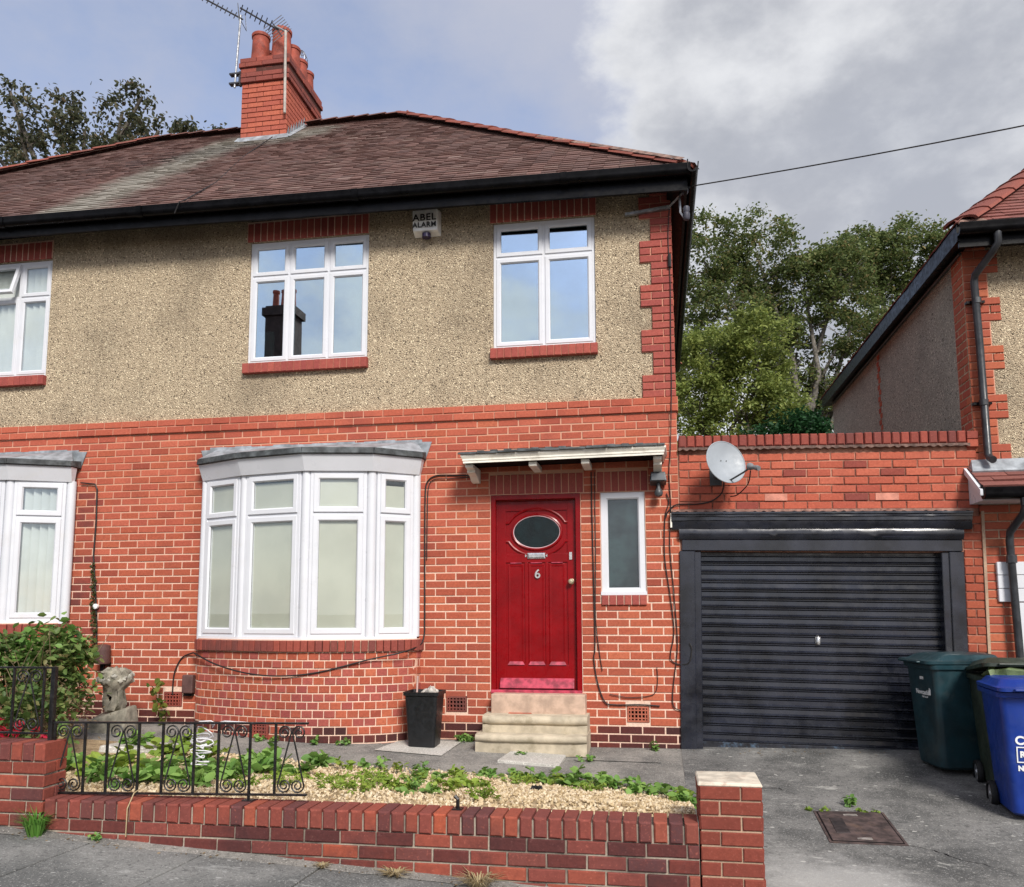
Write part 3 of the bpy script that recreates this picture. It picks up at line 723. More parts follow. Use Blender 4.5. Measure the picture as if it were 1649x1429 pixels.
def bay(F, zs, zt, base, glassm, blinds, label_dark=False):
    """F: facet corner plan points left to right; window from zs to zt"""
    root = obj('bay_window', MB().box(F[0][0] + .05, F[-1][0] - .05, .02, .30, zt - .03, zt + .10), M_WHITE, house)
    # corner posts
    for i, p in enumerate(F):
        mb = MB(); mb.M = Matrix.Translation((p[0], p[1], 0))
        mb.lathe([(.052, zs), (.052, zt)], n=12, close=True); obj('corner_post', mb, M_WHITE, root, smooth=True)
    for k in range(len(F) - 1):
        a, b = Vector(F[k]), Vector(F[k + 1]); L = (b - a).length; ang = math.atan2(b.y - a.y, b.x - a.x)
        Mx = Matrix.Translation((a.x, a.y, 0)) @ Matrix.Rotation(ang, 4, 'Z')
        fac = MB(Mx); x0, x1 = .045, L - .045
        tz = zs + (zt - zs) * .735
        fac.ring(x0, x1, zs, zt, FR(.048, -.045, .03)); fac.box(x0 + .03, x1 - .03, -.038, .02, tz - .03, tz + .03)
        fr = obj('light_frame', fac, M_WHITE, root)
        fac2 = MB(Mx); gl = MB(Mx); gk = MB(Mx)
        for (c_, e) in ((zs + .036, tz - .016), (tz + .016, zt - .036)):
            s_ = .062
            obj('sash', MB(Mx).ring(x0 + .036, x1 - .036, c_, e, FR(s_, -.056, .0)), M_WHITE, root)
            obj('pane', MB(Mx).box(x0 + .036 + s_ - .003, x1 - .036 - s_ + .003, -.03, -.024, c_ + s_ - .003, e - s_ + .003), glassm, root)
            obj('gasket', MB(Mx).ring(x0 + .03 + s_, x1 - .03 - s_, c_ + s_ - .006, e - s_ + .006, [(0, -.037), (.007, -.0345), (.007, -.03)]), M_DGREY, root)
        if blinds == 'roller':
            drop = [.02, .06, .05, .10][k]
            obj('roller_blind', MB(Mx).box(x0 + .05, x1 - .05, -.010, -.006, zs + .02, zt - .05 - drop), M_BLIND, root)
            obj('blind_roller', MB(Mx).box(x0 + .05, x1 - .05, .0, .03, zt - .12, zt - .05), M_DGREY, root)
        else:
            n = int((x1 - x0 - .1) / .086)
            for q in range(n + 1):
                xx = x0 + .06 + q * .086
                obj('blind_slat', MB(Mx @ Matrix.Translation((xx, .025, 0)) @ Matrix.Rotation(math.radians(30), 4, 'Z')).box(-.046, .046, -.0015, .0015, zs + .03, zt - .06), M_VBLIND, root)
    # white timber sill, raked fascia, slate edge and lead roof
    o0 = offs(F, .06); o1 = offs(F, .10)
    mb = MB()
    for (p, q, p2, q2) in zip(o0, o0[1:], F, F[1:]):
        mb.hexa([(p[0], p[1], zs - .03), (q[0], q[1], zs - .03), (q2[0], q2[1] + .06, zs - .03), (p2[0], p2[1] + .06, zs - .03)],
                [(p[0], p[1], zs + .004), (q[0], q[1], zs + .004), (q2[0], q2[1] + .06, zs + .004), (p2[0], p2[1] + .06, zs + .004)])
    obj('sill', mb, M_WHITE, root)
    ext = lambda P, e: [(P[0][0] - e, P[0][1] + .02)] + list(P[1:-1]) + [(P[-1][0] + e, P[-1][1] + .02)]
    fb, ft = ext(offs(F, .075), .0), ext(offs(F, .14), .0)
    for i in range(len(F) - 1):
        a, b, c_, d = fb[i], fb[i + 1], ft[i + 1], ft[i]
        mb = MB(); mb.hexa([(a[0], a[1], zt - .012), (b[0], b[1], zt - .012), (b[0], b[1] + .05, zt - .012), (a[0], a[1] + .05, zt - .012)],
                           [(d[0], d[1], zt + .155), (c_[0], c_[1], zt + .155), (c_[0], c_[1] + .10, zt + .155), (d[0], d[1] + .10, zt + .155)])
        obj('fascia_board', mb, M_WHITE, root)
    sl = ext(offs(F, .17), .0)
    for i in range(len(F) - 1):
        a, b = sl[i], sl[i + 1]
        mb = MB(); mb.hexa([(a[0], a[1], zt + .160), (b[0], b[1], zt + .160), (b[0], max(b[1] + .14, -.002), zt + .160), (a[0], max(a[1] + .14, -.002), zt + .160)],
                           [(a[0] + .005, a[1] + .006, zt + .225), (b[0] - .005, b[1] + .006, zt + .225), (b[0], max(b[1] + .14, -.001), zt + .25), (a[0], max(a[1] + .14, -.001), zt + .25)])
        obj('slate_edge', mb, M_SLATE, root, bevel=.006)
    mb = MB(); W_ = zt + .37
    for i in range(len(F) - 1):
        a, b = sl[i], sl[i + 1]
        mb.add([(a[0], a[1] + .03, zt + .228), (b[0], b[1] + .03, zt + .228), (b[0] * .9 + sl[2][0] * .1, -.004, W_), (a[0] * .9 + sl[2][0] * .1, -.004, W_)], [(0, 1, 2, 3)])
    obj('lead_roof', mb, M_LEAD, root)
    mb = MB()
    for sgn, p in ((-1, sl[0]), (1, sl[-1])):
        mb.add([(p[0], -.006, zt + .19), (p[0] + sgn * .06, -.006, W_ - .01), (p[0] - sgn * .35, -.006, W_), (p[0] - sgn * .25, -.006, zt + .21)], [(0, 1, 2, 3)])
        mb.add([(p[0], -.012, zt + .19), (p[0] + sgn * .06, -.012, W_ - .01), (p[0] - sgn * .35, -.012, W_), (p[0] - sgn * .25, -.012, zt + .21)], [(0, 1, 2, 3)])
    for k in range(16):
        x = sl[0][0] + .15 + (sl[-1][0] - sl[0][0] - .3) * k / 15
        mb.box(x - .1, x + .1, -.010 - rng.random() * .006, .0, W_ - .03, W_ + .012 + rng.random() * .016)
    obj('flashing', mb, M_LEAD, root)
    # brick apron: curved, all headers, sill of bricks on end
    cur = spline(base, 14); dense = resample(cur, .02)
    zb = -.02
    mb = MB(); path = []
    for i, p in enumerate(dense):
        a = dense[max(0, i - 1)]; b = dense[min(len(dense) - 1, i + 1)]; t = (b - a).normalized(); path.append((p.x, p.y, 0, -t.y, t.x))
    mb.sweep([(.008, zb), (.008, zs - .02), (.10, zs - .02), (.10, zb)], path)
    ap = obj('bay_brick_apron', mb, M_MORT, root)
    bl = []; n = int((zs - .15 - zb) / CO) + 1; ztop = zs - .148
    for i in range(n):
        zc = ztop - CO * (i + .5)
        if zc < zb: break
        pts = resample(cur, .1155); st = .5 * (i % 2)
        L = resample(cur, .05775)
        seq = L[1::2] if i % 2 else L[0::2]
        for a, b in zip(seq, seq[1:]):
            c_ = (a + b) / 2; t = b - a; rz = math.atan2(t.y, t.x)
            bl.append((c_.x, c_.y, zc, rz, t.length - .0105, CO - J, .09, M_PLINTH if zc < g0(c_.x) + .10 and rng.random() < .8 else M_RED if rng.random() < .4 else M_BRICK))
    # a ring of bricks-on-edge under the window
    L = resample(spline(offs(base, .03), 14), .0775)
    bs = []
    for a, b in zip(L, L[1:]):
        c_ = (a + b) / 2; t = b - a; bs.append((c_.x, c_.y, zs - .086, math.atan2(t.y, t.x), t.length - .009, .113, .12, M_COPE))
    return root, ap, bl, bs
rb, ap, bl, bs = bay([(-4.99, -.07), (-4.385, -.33), (-3.61, -.49), (-2.945, -.345), (-2.555, -.03)], 1.085, 2.83, [(-5.07, .02), (-4.92, -.22), (-4.40, -.425), (-3.61, -.575), (-2.90, -.43), (-2.545, -.16), (-2.49, .02)], M_GLASSB, 'roller')
place_bricks(bl, ap, 290, .002); place_bricks(bs, ap, 60, .002)
rb2, ap2, bl2, bs2 = bay([(-9.15, -.03), (-8.75, -.34), (-8.05, -.48), (-7.28, -.33), (-6.71, -.06)], 1.255, 2.87, [(-9.22, .02), (-9.1, -.2), (-8.72, -.42), (-8.05, -.56), (-7.28, -.42), (-6.78, -.2), (-6.66, .02)], M_GLASSN, 'vertical')
place_bricks(bl2, ap2, 0, .002, 'neighbour_bay_bricks'); place_bricks(bs2, ap2, 60, .002)

# ---- front door
dr = obj('door_frame', MB().ring(DOOR[0], DOOR[1], DOOR[2] - .2, DOOR[3], [(0, .26), (0, .012), (.004, .006), (.050, .006), (.054, .012), (.054, .07), (.062, .074), (.062, .26)]), M_RDOOR, house)
DX0, DX1, DZ0, DZ1 = DOOR[0] + .06, DOOR[1] - .06, .525, DOOR[3] - .06; DXC = (DX0 + DX1) / 2
leaf = obj('front_door', MB().box(DX0, DX1, .085, .125, DZ0, DZ1), M_RDOOR, house)
OX, OZ, OA, OB = DXC + .005, 2.185, .262, .185
def ell(cx, cz, a, b, t0, t1, n): return [(cx + a * math.cos(t0 + (t1 - t0) * k / n), cz + b * math.sin(t0 + (t1 - t0) * k / n)) for k in range(n + 1)]
mb = MB(); P = ell(OX, OZ, OA, OB, 0, 2 * PI, 48)[:-1]
mb.tube([(x, .082, z) for x, z in P + P[:1]], .017, 8, False); obj('oval_moulding', mb, M_RDOOR, leaf, smooth=True)
mb = MB(); P2 = ell(OX, OZ, OA - .012, OB - .012, 0, 2 * PI, 48)[:-1]
mb.tube([(x, .074, z) for x, z in P2 + P2[:1]], .006, 6, False); obj('oval_bead', mb, simple('pink_white_bead', (.62, .42, .45), .4), leaf, smooth=True)
obj('oval_pane', MB().prism(ell(OX, OZ, OA - .008, OB - .008, 0, 2 * PI, 48)[:-1], .072, .088), glass('dark_oval_glass', .04, (.35, .45, .45), .25, .21), leaf)
obj('oval_backing', MB().prism(ell(OX, OZ, OA - .002, OB - .002, 0, 2 * PI, 48)[:-1], .0805, .0845), simple('dark_green_glass_back', (.014, .032, .034), .5, .4, 9), leaf)
for sg in (1, -1):
    t0, t1 = (math.radians(22), math.radians(158)) if sg > 0 else (math.radians(202), math.radians(338))
    pts = ell(OX, OZ + .012 * sg, OA + .062, OB + .055, t0, t1, 30)
    e0, e1 = pts[0], pts[-1]
    d = .035
    pts = [(e0[0] + (d if e0[0] > OX else -d), e0[1] - .004 * sg)] + pts + [(e1[0] + (d if e1[0] > OX else -d), e1[1] - .004 * sg)]
    obj('brow_moulding', MB().tube([(x, .084, z) for x, z in pts], .015, 8), M_RDOOR, leaf, smooth=True)
# rails, stiles and muntins standing proud of three sunk panels
pz0, pz1 = .80, 1.845; xs3 = [DX0 + .095, DX0 + .095 + .205, DX0 + .095 + .23, DX1 - .095 - .23, DX1 - .095 - .205, DX1 - .095]
fr = MB(); fr.box(DX0, DX0 + .09, .073, .086, DZ0, DZ1 - .004); fr.box(DX1 - .09, DX1, .073, .086, DZ0, DZ1 - .004)
for a, b in ((.525, .79), (1.86, 1.955)): fr.box(DX0 + .088, DX1 - .088, .0735, .086, a, b)
fr.box(DX0 + .088, DX1 - .088, .0735, .086, DZ1 - .11, DZ1 - .004)
pw = (DX1 - DX0 - .18)
for k in (1, 2): xm = DX0 + .09 + pw * k / 3; fr.box(xm - .017, xm + .017, .0735, .086, .788, 1.862)
obj('door_rails', fr, M_RDOOR, leaf, bevel=.005, segs=2)
for k in range(3):
    a = DX0 + .09 + pw * k / 3 + .02; b = DX0 + .09 + pw * (k + 1) / 3 - .02
    obj('door_panel', MB().ring(a, b, .80, 1.85, [(0, .084), (.012, .079), (.03, .081), (.03, .0845)]), M_RDOOR, leaf)
    obj('panel_ledge', MB().hexa([(a, .062, .788), (b, .062, .788), (b, .084, .788), (a, .084, .788)], [(a + .02, .076, .822), (b - .02, .076, .822), (b - .02, .084, .822), (a + .02, .084, .822)]), M_RFADE_LIT, leaf)
    obj('panel_head', MB().box(a + .03, b - .03, .07, .08, 1.852, 1.862), M_RFADE_LIT, leaf)
wb = MB().hexa([(DX0 + .03, .03, .55), (DX1 - .03, .03, .55), (DX1 - .03, .075, .55), (DX0 + .03, .075, .55)], [(DX0 + .03, .045, .615), (DX1 - .03, .045, .615), (DX1 - .03, .075, .655), (DX0 + .03, .075, .655)])
obj('weatherboard', wb, M_RFADE_LIT, leaf, bevel=.006, segs=2)
obj('threshold', MB().box(DOOR[0] + .002, DOOR[1] - .002, -.012, .1, .50, .535), M_RFADE_LIT, house, bevel=.006)
lb = MB().ring(DXC - .10, DXC + .10, 1.895, 1.965, [(0, .073), (.006, .060), (.022, .058), (.026, .066)]); lb.box(DXC - .075, DXC + .075, .064, .072, 1.917, 1.943)
lb.prism([(DXC - .10, 1.93), (DXC - .118, 1.915), (DXC - .118, 1.95)], .064, .073); lb.prism([(DXC + .10, 1.93), (DXC + .118, 1.95), (DXC + .118, 1.915)], .064, .073)
obj('letterbox', lb, M_CHROME, leaf)
o = link('door_number', text_mesh('door_number', '6', .13, M_CHROME, .002, .003), leaf, (DXC + .012, .068, 1.735)); o.rotation_euler = (PI / 2, 0, 0)
kx = DX1 - .05
obj('door_knob', MB(Matrix.Translation((kx, .072, 1.655)) @ Matrix.Rotation(PI / 2, 4, 'X')).lathe([(.03, 0), (.03, .006), (.012, .012), (.012, .03), (.026, .04), (.03, .052), (.022, .062), (0.001, .065)], n=16, close=True), M_BRASS, leaf, smooth=True)
obj('door_lock', MB().box(kx - .02, kx + .012, .062, .073, 1.885, 1.965).box(kx - .012, kx + .004, .058, .062, 1.935, 1.953).box(kx - .012, kx + .004, .058, .062, 1.898, 1.916), M_CHROME, leaf, bevel=.003)

# ---- canopy over the door
can = obj('door_canopy', MB().hexa([(-1.93, -.42, 2.865), (.085, -.42, 2.885), (.085, .0, 2.905), (-1.93, .0, 2.885)], [(-1.93, -.42, 2.885), (.085, -.42, 2.905), (.085, .0, 2.99), (-1.93, .0, 2.97)]), M_SOFF, house)
tz = lambda x: 2.86 + .0105 * (x + 1.93)
path = [(-1.925, .0, tz(-1.945), -1, 0), (-1.925, -.425, tz(-1.945), -.7, -.7), (.085, -.425, tz(.095), .7, -.7), (.085, 0, tz(.095), 1, 0)]
obj('edge_moulding', MB().sweep([(0, 0), (.018, 0), (.018, .02), (.028, .026), (.028, .045), (.05, .07), (.05, .088), (0, .088)], path), M_OLDW, can)
x = -1.99
while x < .10:
    w = rng.uniform(.19, .26); w = min(w, .115 - x); z = tz(x) + .088
    if w > .05:
        mb = MB(); f0 = -.475 - rng.random() * .02; th = .014 + rng.random() * .012
        mb.hexa([(x, f0, z), (x + w - .004, f0 - .006 + rng.random() * .012, z), (x + w - .004, 0, z + .085), (x, 0, z + .085)], [(x + rng.random() * .01, f0, z + th), (x + w - .006, f0, z + th + rng.uniform(-.004, .006)), (x + w - .004, 0, z + .10), (x, 0, z + .10)])
        obj('slate', mb, M_SLATE, can, bevel=.003)
    x += w
mb = MB()
for k in range(28):
    x = -1.95 + k * .0735; mb.box(x, x + .08, -.03 - rng.random() * .03, 0, 3.035 + tz(x) - 2.86, 3.055 + tz(x) - 2.86 + rng.random() * .02)
obj('mortar_fillet', mb, M_SLATE, can, bevel=.004)
for x in (-1.885, -1.22, -.685, .035):
    big = x in (-1.885, .035); z1 = tz(x)
    if big: pr = [(0, z1), (-.38, z1), (-.38, z1 - .035), (-.29, z1 - .05), (-.30, z1 - .075), (-.17, z1 - .10), (-.10, z1 - .14), (-.06, z1 - .15), (0, z1 - .15)]
    else: pr = [(0, z1), (-.39, z1), (-.39, z1 - .05), (0, z1 - .055)]
    M_ = Matrix.Translation((x, 0, 0)) @ Matrix.Rotation(PI / 2, 4, 'Z')
    obj('bracket', MB(M_).prism([(p, q) for p, q in pr], -.042, .042), M_OLDW, can, bevel=.005)

# ---- steps
stp = obj('door_step', MB().box(-1.70, -.735, -.16, .09, .30, .508), M_PSTEP, house, bevel=.012, segs=2)
def tread(x0, x1, yf, yb, z0, z1, rise, nm):
    pr = [(0, 0)]
    r = (z1 - z0) * .5
    prof = [(yb, z0 - rise), (yf + .035, z0 - rise), (yf + .035, z0)] + [(yf + r - r * math.sin(a) * 1.0 + 0, z0 + r - r * math.cos(a)) for a in [PI * k / 8 for k in range(9)]] + [(yb, z1)]
    n = len(prof); mb = MB(); seg = 12
    vs = []
    for k in range(seg + 1):
        x = x0 + (x1 - x0) * k / seg; w_ = .006 * math.sin(k * 1.7 + z0 * 9)
        e = .02 if k in (0, seg) else 0
        for (y, z) in prof: vs.append((x, y + w_ * (z > z0 - .001) + e * (y < yf + .034), z + (rng.uniform(-.003, .003) if y < yb else 0)))
    mb.add(vs, [(k * n + i, k * n + (i + 1) % n, (k + 1) * n + (i + 1) % n, (k + 1) * n + i) for k in range(seg) for i in range(n)])
    mb.add([vs[i] for i in range(n)], [tuple(range(n))]); mb.add([vs[seg * n + i] for i in range(n)], [tuple(range(n - 1, -1, -1))])
    return obj(nm, mb, M_STONE, house, smooth=35)
tread(-1.755, -.705, -.36, .0, .225, .315, .10, 'door_step')
tread(-1.795, -.70, -.52, .0, .075, .15, .12, 'door_step')
obj('step_repair', MB().box(-1.52, -1.28, -.178, -.15, .306, .325), M_TERRA, stp, bevel=.006)

# ---- air bricks
def airbrick(x0, x1, z0, z1, y=0.0, M=None):
    mb = MB(M); mb.ring(x0, x1, z0, z1, [(0, y + .05), (0, y - .002), (.018, y - .004), (.018, y + .04)])
    for k in range(1, 6): xx = x0 + (x1 - x0) * k / 6; mb.box(xx - .007, xx + .007, y - .001, y + .04, z0 + .016, z1 - .016)
    for k in range(1, 4): zz = z0 + (z1 - z0) * k / 4; mb.box(x0 + .016, x1 - .016, y - .002, y + .038, zz - .006, zz + .006)
    return mb
for k, a in enumerate(ab): obj('air_brick', airbrick(a[0] + .004, a[1] - .004, a[2] + .004, a[3] - .004), [M_STAIN, M_COPE, M_TERRA][k], mort)
obj('air_brick', airbrick(-.11, .11, -.075, .075, 0, Matrix.Translation((-4.05, -.527, .145)) @ Matrix.Rotation(math.radians(-12), 4, 'Z')), M_COPE, ap)

# ---- roof
ez = lambda x: 5.93 - .0137 * x     # eaves height falls slightly to the right
EYF = -.37; EXR, EXL = .44, -12.4; RY = 3.3; RZ = 9.17; RXR, RXL = -3.80, -8.07; EYB = 6.97
A = Vector((EXL, EYF, ez(EXL))); B = Vector((EXR, EYF, ez(EXR))); C_ = Vector((RXR, RY, RZ)); D_ = Vector((RXL, RY, RZ + .03))
E_ = Vector((EXR, EYB, ez(EXR))); F_ = Vector((EXL, EYB, ez(EXL)))
roof = obj('roof', MB().add([A, B, C_, D_, E_, F_], [(0, 1, 2, 3), (1, 4, 2), (4, 5, 3, 2), (5, 0, 3)]), M_SOFF, house)
def tiles(P0, P1, Q1, Q0, gauge, tw, mb, th=.013, lift=.016, clip=None):
    """courses of plain tiles from the eaves P0-P1 up to Q0-Q1"""
    P0, P1, Q1, Q0 = map(Vector, (P0, P1, Q1, Q0))
    ed = (P1 - P0).normalized(); n_ = ed.cross((Q0 + Q1) / 2 - (P0 + P1) / 2).normalized()
    if n_.z < 0: n_ = -n_
    up = n_.cross(ed).normalized()
    if up.z < 0: up = -up
    H = ((Q0 + Q1) / 2 - (P0 + P1) / 2).dot(up); n = int(H / gauge)
    for i in range(n + 1):
        t = i * gauge / H; t2 = min(1, t + gauge * 1.25 / H)
        if t > .995: break
        a, b = P0.lerp(Q0, t), P1.lerp(Q1, t); L = (b - a).length
        if L < .05: break
        e = (b - a) / L; off = (tw / 2 if i % 2 else 0) + (i * .013) % .02
        k = 0; u = -off
        while u < L:
            u0, u1 = max(0, u), min(L, u + tw - .004)
            u += tw
            if u1 - u0 < .03: continue
            q = a + e * ((u0 + u1) / 2)
            if clip and clip(q): continue
            l0 = lift + rng.uniform(-.004, .006); sk = rng.uniform(-.004, .004); tail = rng.uniform(-.006, .006)
            s0 = a + e * u0 - up * tail; s1 = a + e * u1 - up * (tail + sk)
            h0 = a + e * u0 + up * (gauge * 1.2); h1 = a + e * u1 + up * (gauge * 1.2)
            p = [s0 + n_ * l0, s1 + n_ * (l0 + rng.uniform(-.003, .003)), h1 + n_ * .004, h0 + n_ * .004]
            mb.add(p + [s0 + n_ * (l0 - th), s1 + n_ * (l0 - th)], [(0, 1, 2, 3), (4, 5, 1, 0), (4, 0, 3), (5, 2, 1)])
inch = lambda q: -6.22 < q.x < -5.5 and q.y > 2.67
mb = MB(); tiles(A, B, C_, D_, .099, .166, mb, clip=inch)
link('roof_tiles', (lambda me: (me.from_pydata(mb.v, [], mb.f), me.materials.append(M_TILE), me)[-1])(bpy.data.meshes.new('roof_tiles')), roof, kind='stuff')
mb = MB(); tiles(B, E_, C_, C_, .099, .33, mb); tiles(F_, A, D_, D_, .099, .33, mb); tiles(E_, F_, D_, C_, .099, .33, mb)
link('roof_tiles', (lambda me: (me.from_pydata(mb.v, [], mb.f), me.materials.append(M_TILE), me)[-1])(bpy.data.meshes.new('roof_tiles')), roof, kind='stuff')
def hip_tile(p, q, r=.15, mat=M_HIP, parent=roof, nm='hip_tile', flat=.42):
    """one half-round tile from p (lower) to q (upper)"""
    p, q = Vector(p), Vector(q); t = (q - p).normalized(); sd_ = t.cross(Vector((0, 0, 1))).normalized(); up = sd_.cross(t)
    vs = []
    for c_, rr in ((p - t * .02, r * 1.04), (q, r * .96)):
        for k in range(8):
            a = PI * k / 7; vs.append(c_ + sd_ * (-math.cos(a) * rr * 1.1) + up * (math.sin(a) * rr * flat + (.012 if rr > r else 0) - .02))
    for c_, rr in ((p - t * .02, r * .9), (q, r * .82)):
        for k in range(8):
            a = PI * k / 7; vs.append(c_ + sd_ * (-math.cos(a) * rr * 1.1) + up * (math.sin(a) * rr * flat + (.0 if rr > r else 0) - .02))
    fs = [(k, k + 1, k + 9, k + 8) for k in range(7)] + [(16 + k, 24 + k, 25 + k, 17 + k) for k in range(7)] + [(k, 16 + k, 17 + k, k + 1) for k in range(7)] + [(8 + k, 9 + k, 25 + k, 24 + k) for k in range(7)]
    return obj(nm, MB().add(vs, fs), mat, parent, smooth=30)
def hip_run(p, q, n, nm='hip_tile', mat=M_HIP, lift=.035, parent=roof, **k):
    p, q = Vector(p) + Vector((0, 0, lift)), Vector(q) + Vector((0, 0, lift))
    cuts = [0]
    for i in range(n): cuts.append(cuts[-1] + rng.uniform(.85, 1.15))
    for a, b in zip(cuts, cuts[1:]):
        hip_tile(p.lerp(q, a / cuts[-1]) + Vector((0, 0, rng.uniform(-.006, .006))), p.lerp(q, b / cuts[-1]), mat=mat, nm=nm, parent=parent, **k)
hip_run(B + Vector((-.05, .05, -.03)), C_, 17)
hip_run(A, D_, 18)
hip_run(E_, C_, 17)
M_RIDGE = brick_mat('ridge_tile', [(.14, .065, .055), (.17, .075, .06), (.12, .06, .052)], (.09, .06, .05), .8)
hip_run(C_ + Vector((-.02, 0, -.04)), (-5.42, RY, RZ - .03), 6, 'ridge_tile', M_RIDGE)
hip_run((-6.28, RY, RZ - .02), D_ + Vector((.02, 0, -.04)), 6, 'ridge_tile', M_RIDGE)
# mortar bedding along the hips
M_BED = simple('bedding_mortar', (.24, .15, .12), .95, .3, 14, .5, 40)
for (p, q) in ((B, C_), (A, D_)):
    d = (q - p); sd_ = d.cross(Vector((0, 0, 1))).normalized()
    for s_ in (-1, 1):
        mb = MB(); vs = []
        for k in range(61):
            a = p + d * (k / 60); w = .150 + rng.uniform(-.006, .006)
            vs += [a + sd_ * s_ * w + Vector((0, 0, -.005)), a + sd_ * s_ * .08 + Vector((0, 0, .045))]
        mb.add(vs, [(2 * k, 2 * k + 2, 2 * k + 3, 2 * k + 1) for k in range(60)])
        obj('hip_bedding', mb, M_BED, roof)
obj('corner_bedding', MB().hexa([(.16, -.42, 5.90), (.44, -.42, 5.895), (.46, -.1, 5.9), (.18, -.1, 5.9)], [(.18, -.39, 5.945), (.42, -.39, 5.95), (.43, -.15, 5.99), (.2, -.15, 5.99)]), bpy.data.materials['bedding_mortar'], roof, bevel=.01)
# fascia, soffit and gutters
zfb = lambda x: 5.675 - .0185 * x
mb = MB(); mb.hexa([(EXL, -.335, zfb(EXL)), (EXR - .03, -.335, zfb(EXR)), (EXR - .03, -.30, zfb(EXR)), (EXL, -.30, zfb(EXL))], [(EXL, -.335, ez(EXL) - .015), (EXR - .03, -.335, ez(EXR) - .015), (EXR - .03, -.30, ez(EXR) - .015), (EXL, -.30, ez(EXL) - .015)])
mb.hexa([(EXL, -.30, zfb(EXL) + .03), (EXR, -.30, zfb(EXR) + .03), (EXR, .03, zfb(EXR) + .27), (EXL, .03, zfb(EXL) + .23)], [(EXL, -.30, zfb(EXL) + .05), (EXR, -.30, zfb(EXR) + .05), (EXR, .03, zfb(EXR) + .29), (EXL, .03, zfb(EXL) + .25)])
obj('fascia_board', mb, M_BLACK, house)
mb = MB().box(.375, .405, -.33, EYB - .05, 5.66, 5.90); mb.hexa([(.20, -.33, 5.74), (.38, -.33, 5.70), (.38, 6.9, 5.70), (.20, 6.9, 5.74)], [(.20, -.33, 5.76), (.38, -.33, 5.72), (.38, 6.9, 5.72), (.20, 6.9, 5.76)])
obj('fascia_board', mb, M_BLACK, house)
gp = [(0, .055), (0, -.035)] + [(.055 - .055 * math.cos(a), -.035 - .05 * math.sin(a)) for a in [PI * k / 8 for k in range(9)]] + [(.11, -.01), (.118, 0.012), (.118, .022), (.106, .022), (.102, -.03), (.055, -.07), (.012, -.035), (.012, .055)]
gz = lambda x: ez(x) - .045
xs_ = [EXL + i * (EXR - EXL) / 8 for i in range(9)]
obj('gutter', MB().sweep(gp, [(x, -.337, gz(x), 0, -1) for x in xs_]), M_BLACK, house, smooth=30)
obj('gutter', MB().sweep(gp, [(.405, y, gz(EXR) , 1, 0) for y in (-.46, 1, 3, 5, 6.9)]), M_BLACK, house, smooth=30)
for x in (-9.8, -7.6, -5.8, -3.2, -.9): obj('gutter_joint', MB().sweep([(-.004, .03), (-.004, -.04)] + [(.055 - .064 * math.cos(a), -.035 - .06 * math.sin(a)) for a in [PI * k / 8 for k in range(9)]] + [(.126, .02), (.06, -.08)], [(x, -.337, gz(x), 0, -1), (x + .07, -.337, gz(x), 0, -1)]), M_BLACK, house, smooth=30)
obj('gutter_cable', MB().tube([(-5.62, 2.5, 8.55), (-5.6, 1.6, 7.72), (-5.3, .4, 6.68), (-5.22, -.40, 6.03), (-5.24, -.47, 5.98), (-5.3, -.46, 5.85)], .007, 6), M_CABLE, house)

# ---- chimney
CX0, CX1, CY0, CY1 = -6.235, -5.475, 2.65, 3.88
chim = obj('chimney', MB().box(CX0 + .012, CX1 - .012, CY0 + .012, CY1 - .012, 8.0, 9.98), M_MORTC, house)
def course_ring(x0, x1, y0, y1, z, odd, mat, out):
    w = (x1 - x0)
    nf = 3; p = w / nf
    cuts = [x0 + p * k for k in range(nf + 1)] if odd else [x0, x0 + .11, x0 + .11 + p, x1 - .11 - .0, x1]
    cuts = sorted(set(cuts))
    for a, b in zip(cuts, cuts[1:]):
        if b - a > .03:
            out.append(((a + b) / 2, y0, z, 0, b - a - .009, .0735, .1, mat))
    d = y1 - y0; n = 5; p = d / n
    cy = [y0 + p * k for k in range(n + 1)] if not odd else [y0, y0 + .11] + [y0 + .11 + p * k for k in range(1, n)] + [y1]
    for a, b in zip(cy, cy[1:]):
        if b - a > .03:
            out.append((x1, (a + b) / 2, z, PI / 2, b - a - .009, .0735, .1, mat))
cb = []; z = 8.22; k = 0
while z < 9.62: course_ring(CX0, CX1, CY0, CY1, z, k % 2, M_CHIM, cb); z += CO; k += 1
for e in (.035, .035, .02, .05, .035):
    course_ring(CX0 - e * .9, CX1 + e, CY0 - e, CY1 + e, z, k % 2, M_CAP, cb)
    z += CO; k += 1
cb = [b for b in cb if not (b[3] == 0 and b[2] < 8.62)]
place_bricks(cb, chim, 300, .002)
mb = MB().box(CX0 - .02, CX1 + .025, CY0 - .02, CY1 + .02, 9.63, 9.94); obj('cap_core', mb, M_MORTC, chim)
obj('flaunching', MB().hexa([(CX0 - .0, CY0 - .0, 9.96), (CX1 + .0, CY0, 9.96), (CX1, CY1, 9.96), (CX0, CY1, 9.96)], [(CX0 + .12, CY0 + .12, 10.06), (CX1 - .12, CY0 + .12, 10.06), (CX1 - .12, CY1 - .12, 10.06), (CX0 + .12, CY1 - .12, 10.06)]), M_TERRA, chim)
pots = [(-6.045, 2.86, .50, .14), (-5.69, 2.86, .54, .15), (-5.66, 3.18, .46, .13), (-5.66, 3.47, .42, .13), (-5.66, 3.74, .40, .125), (-6.045, 3.16, .40, .11), (-6.045, 3.45, .38, .11), (-6.045, 3.74, .36, .11)]
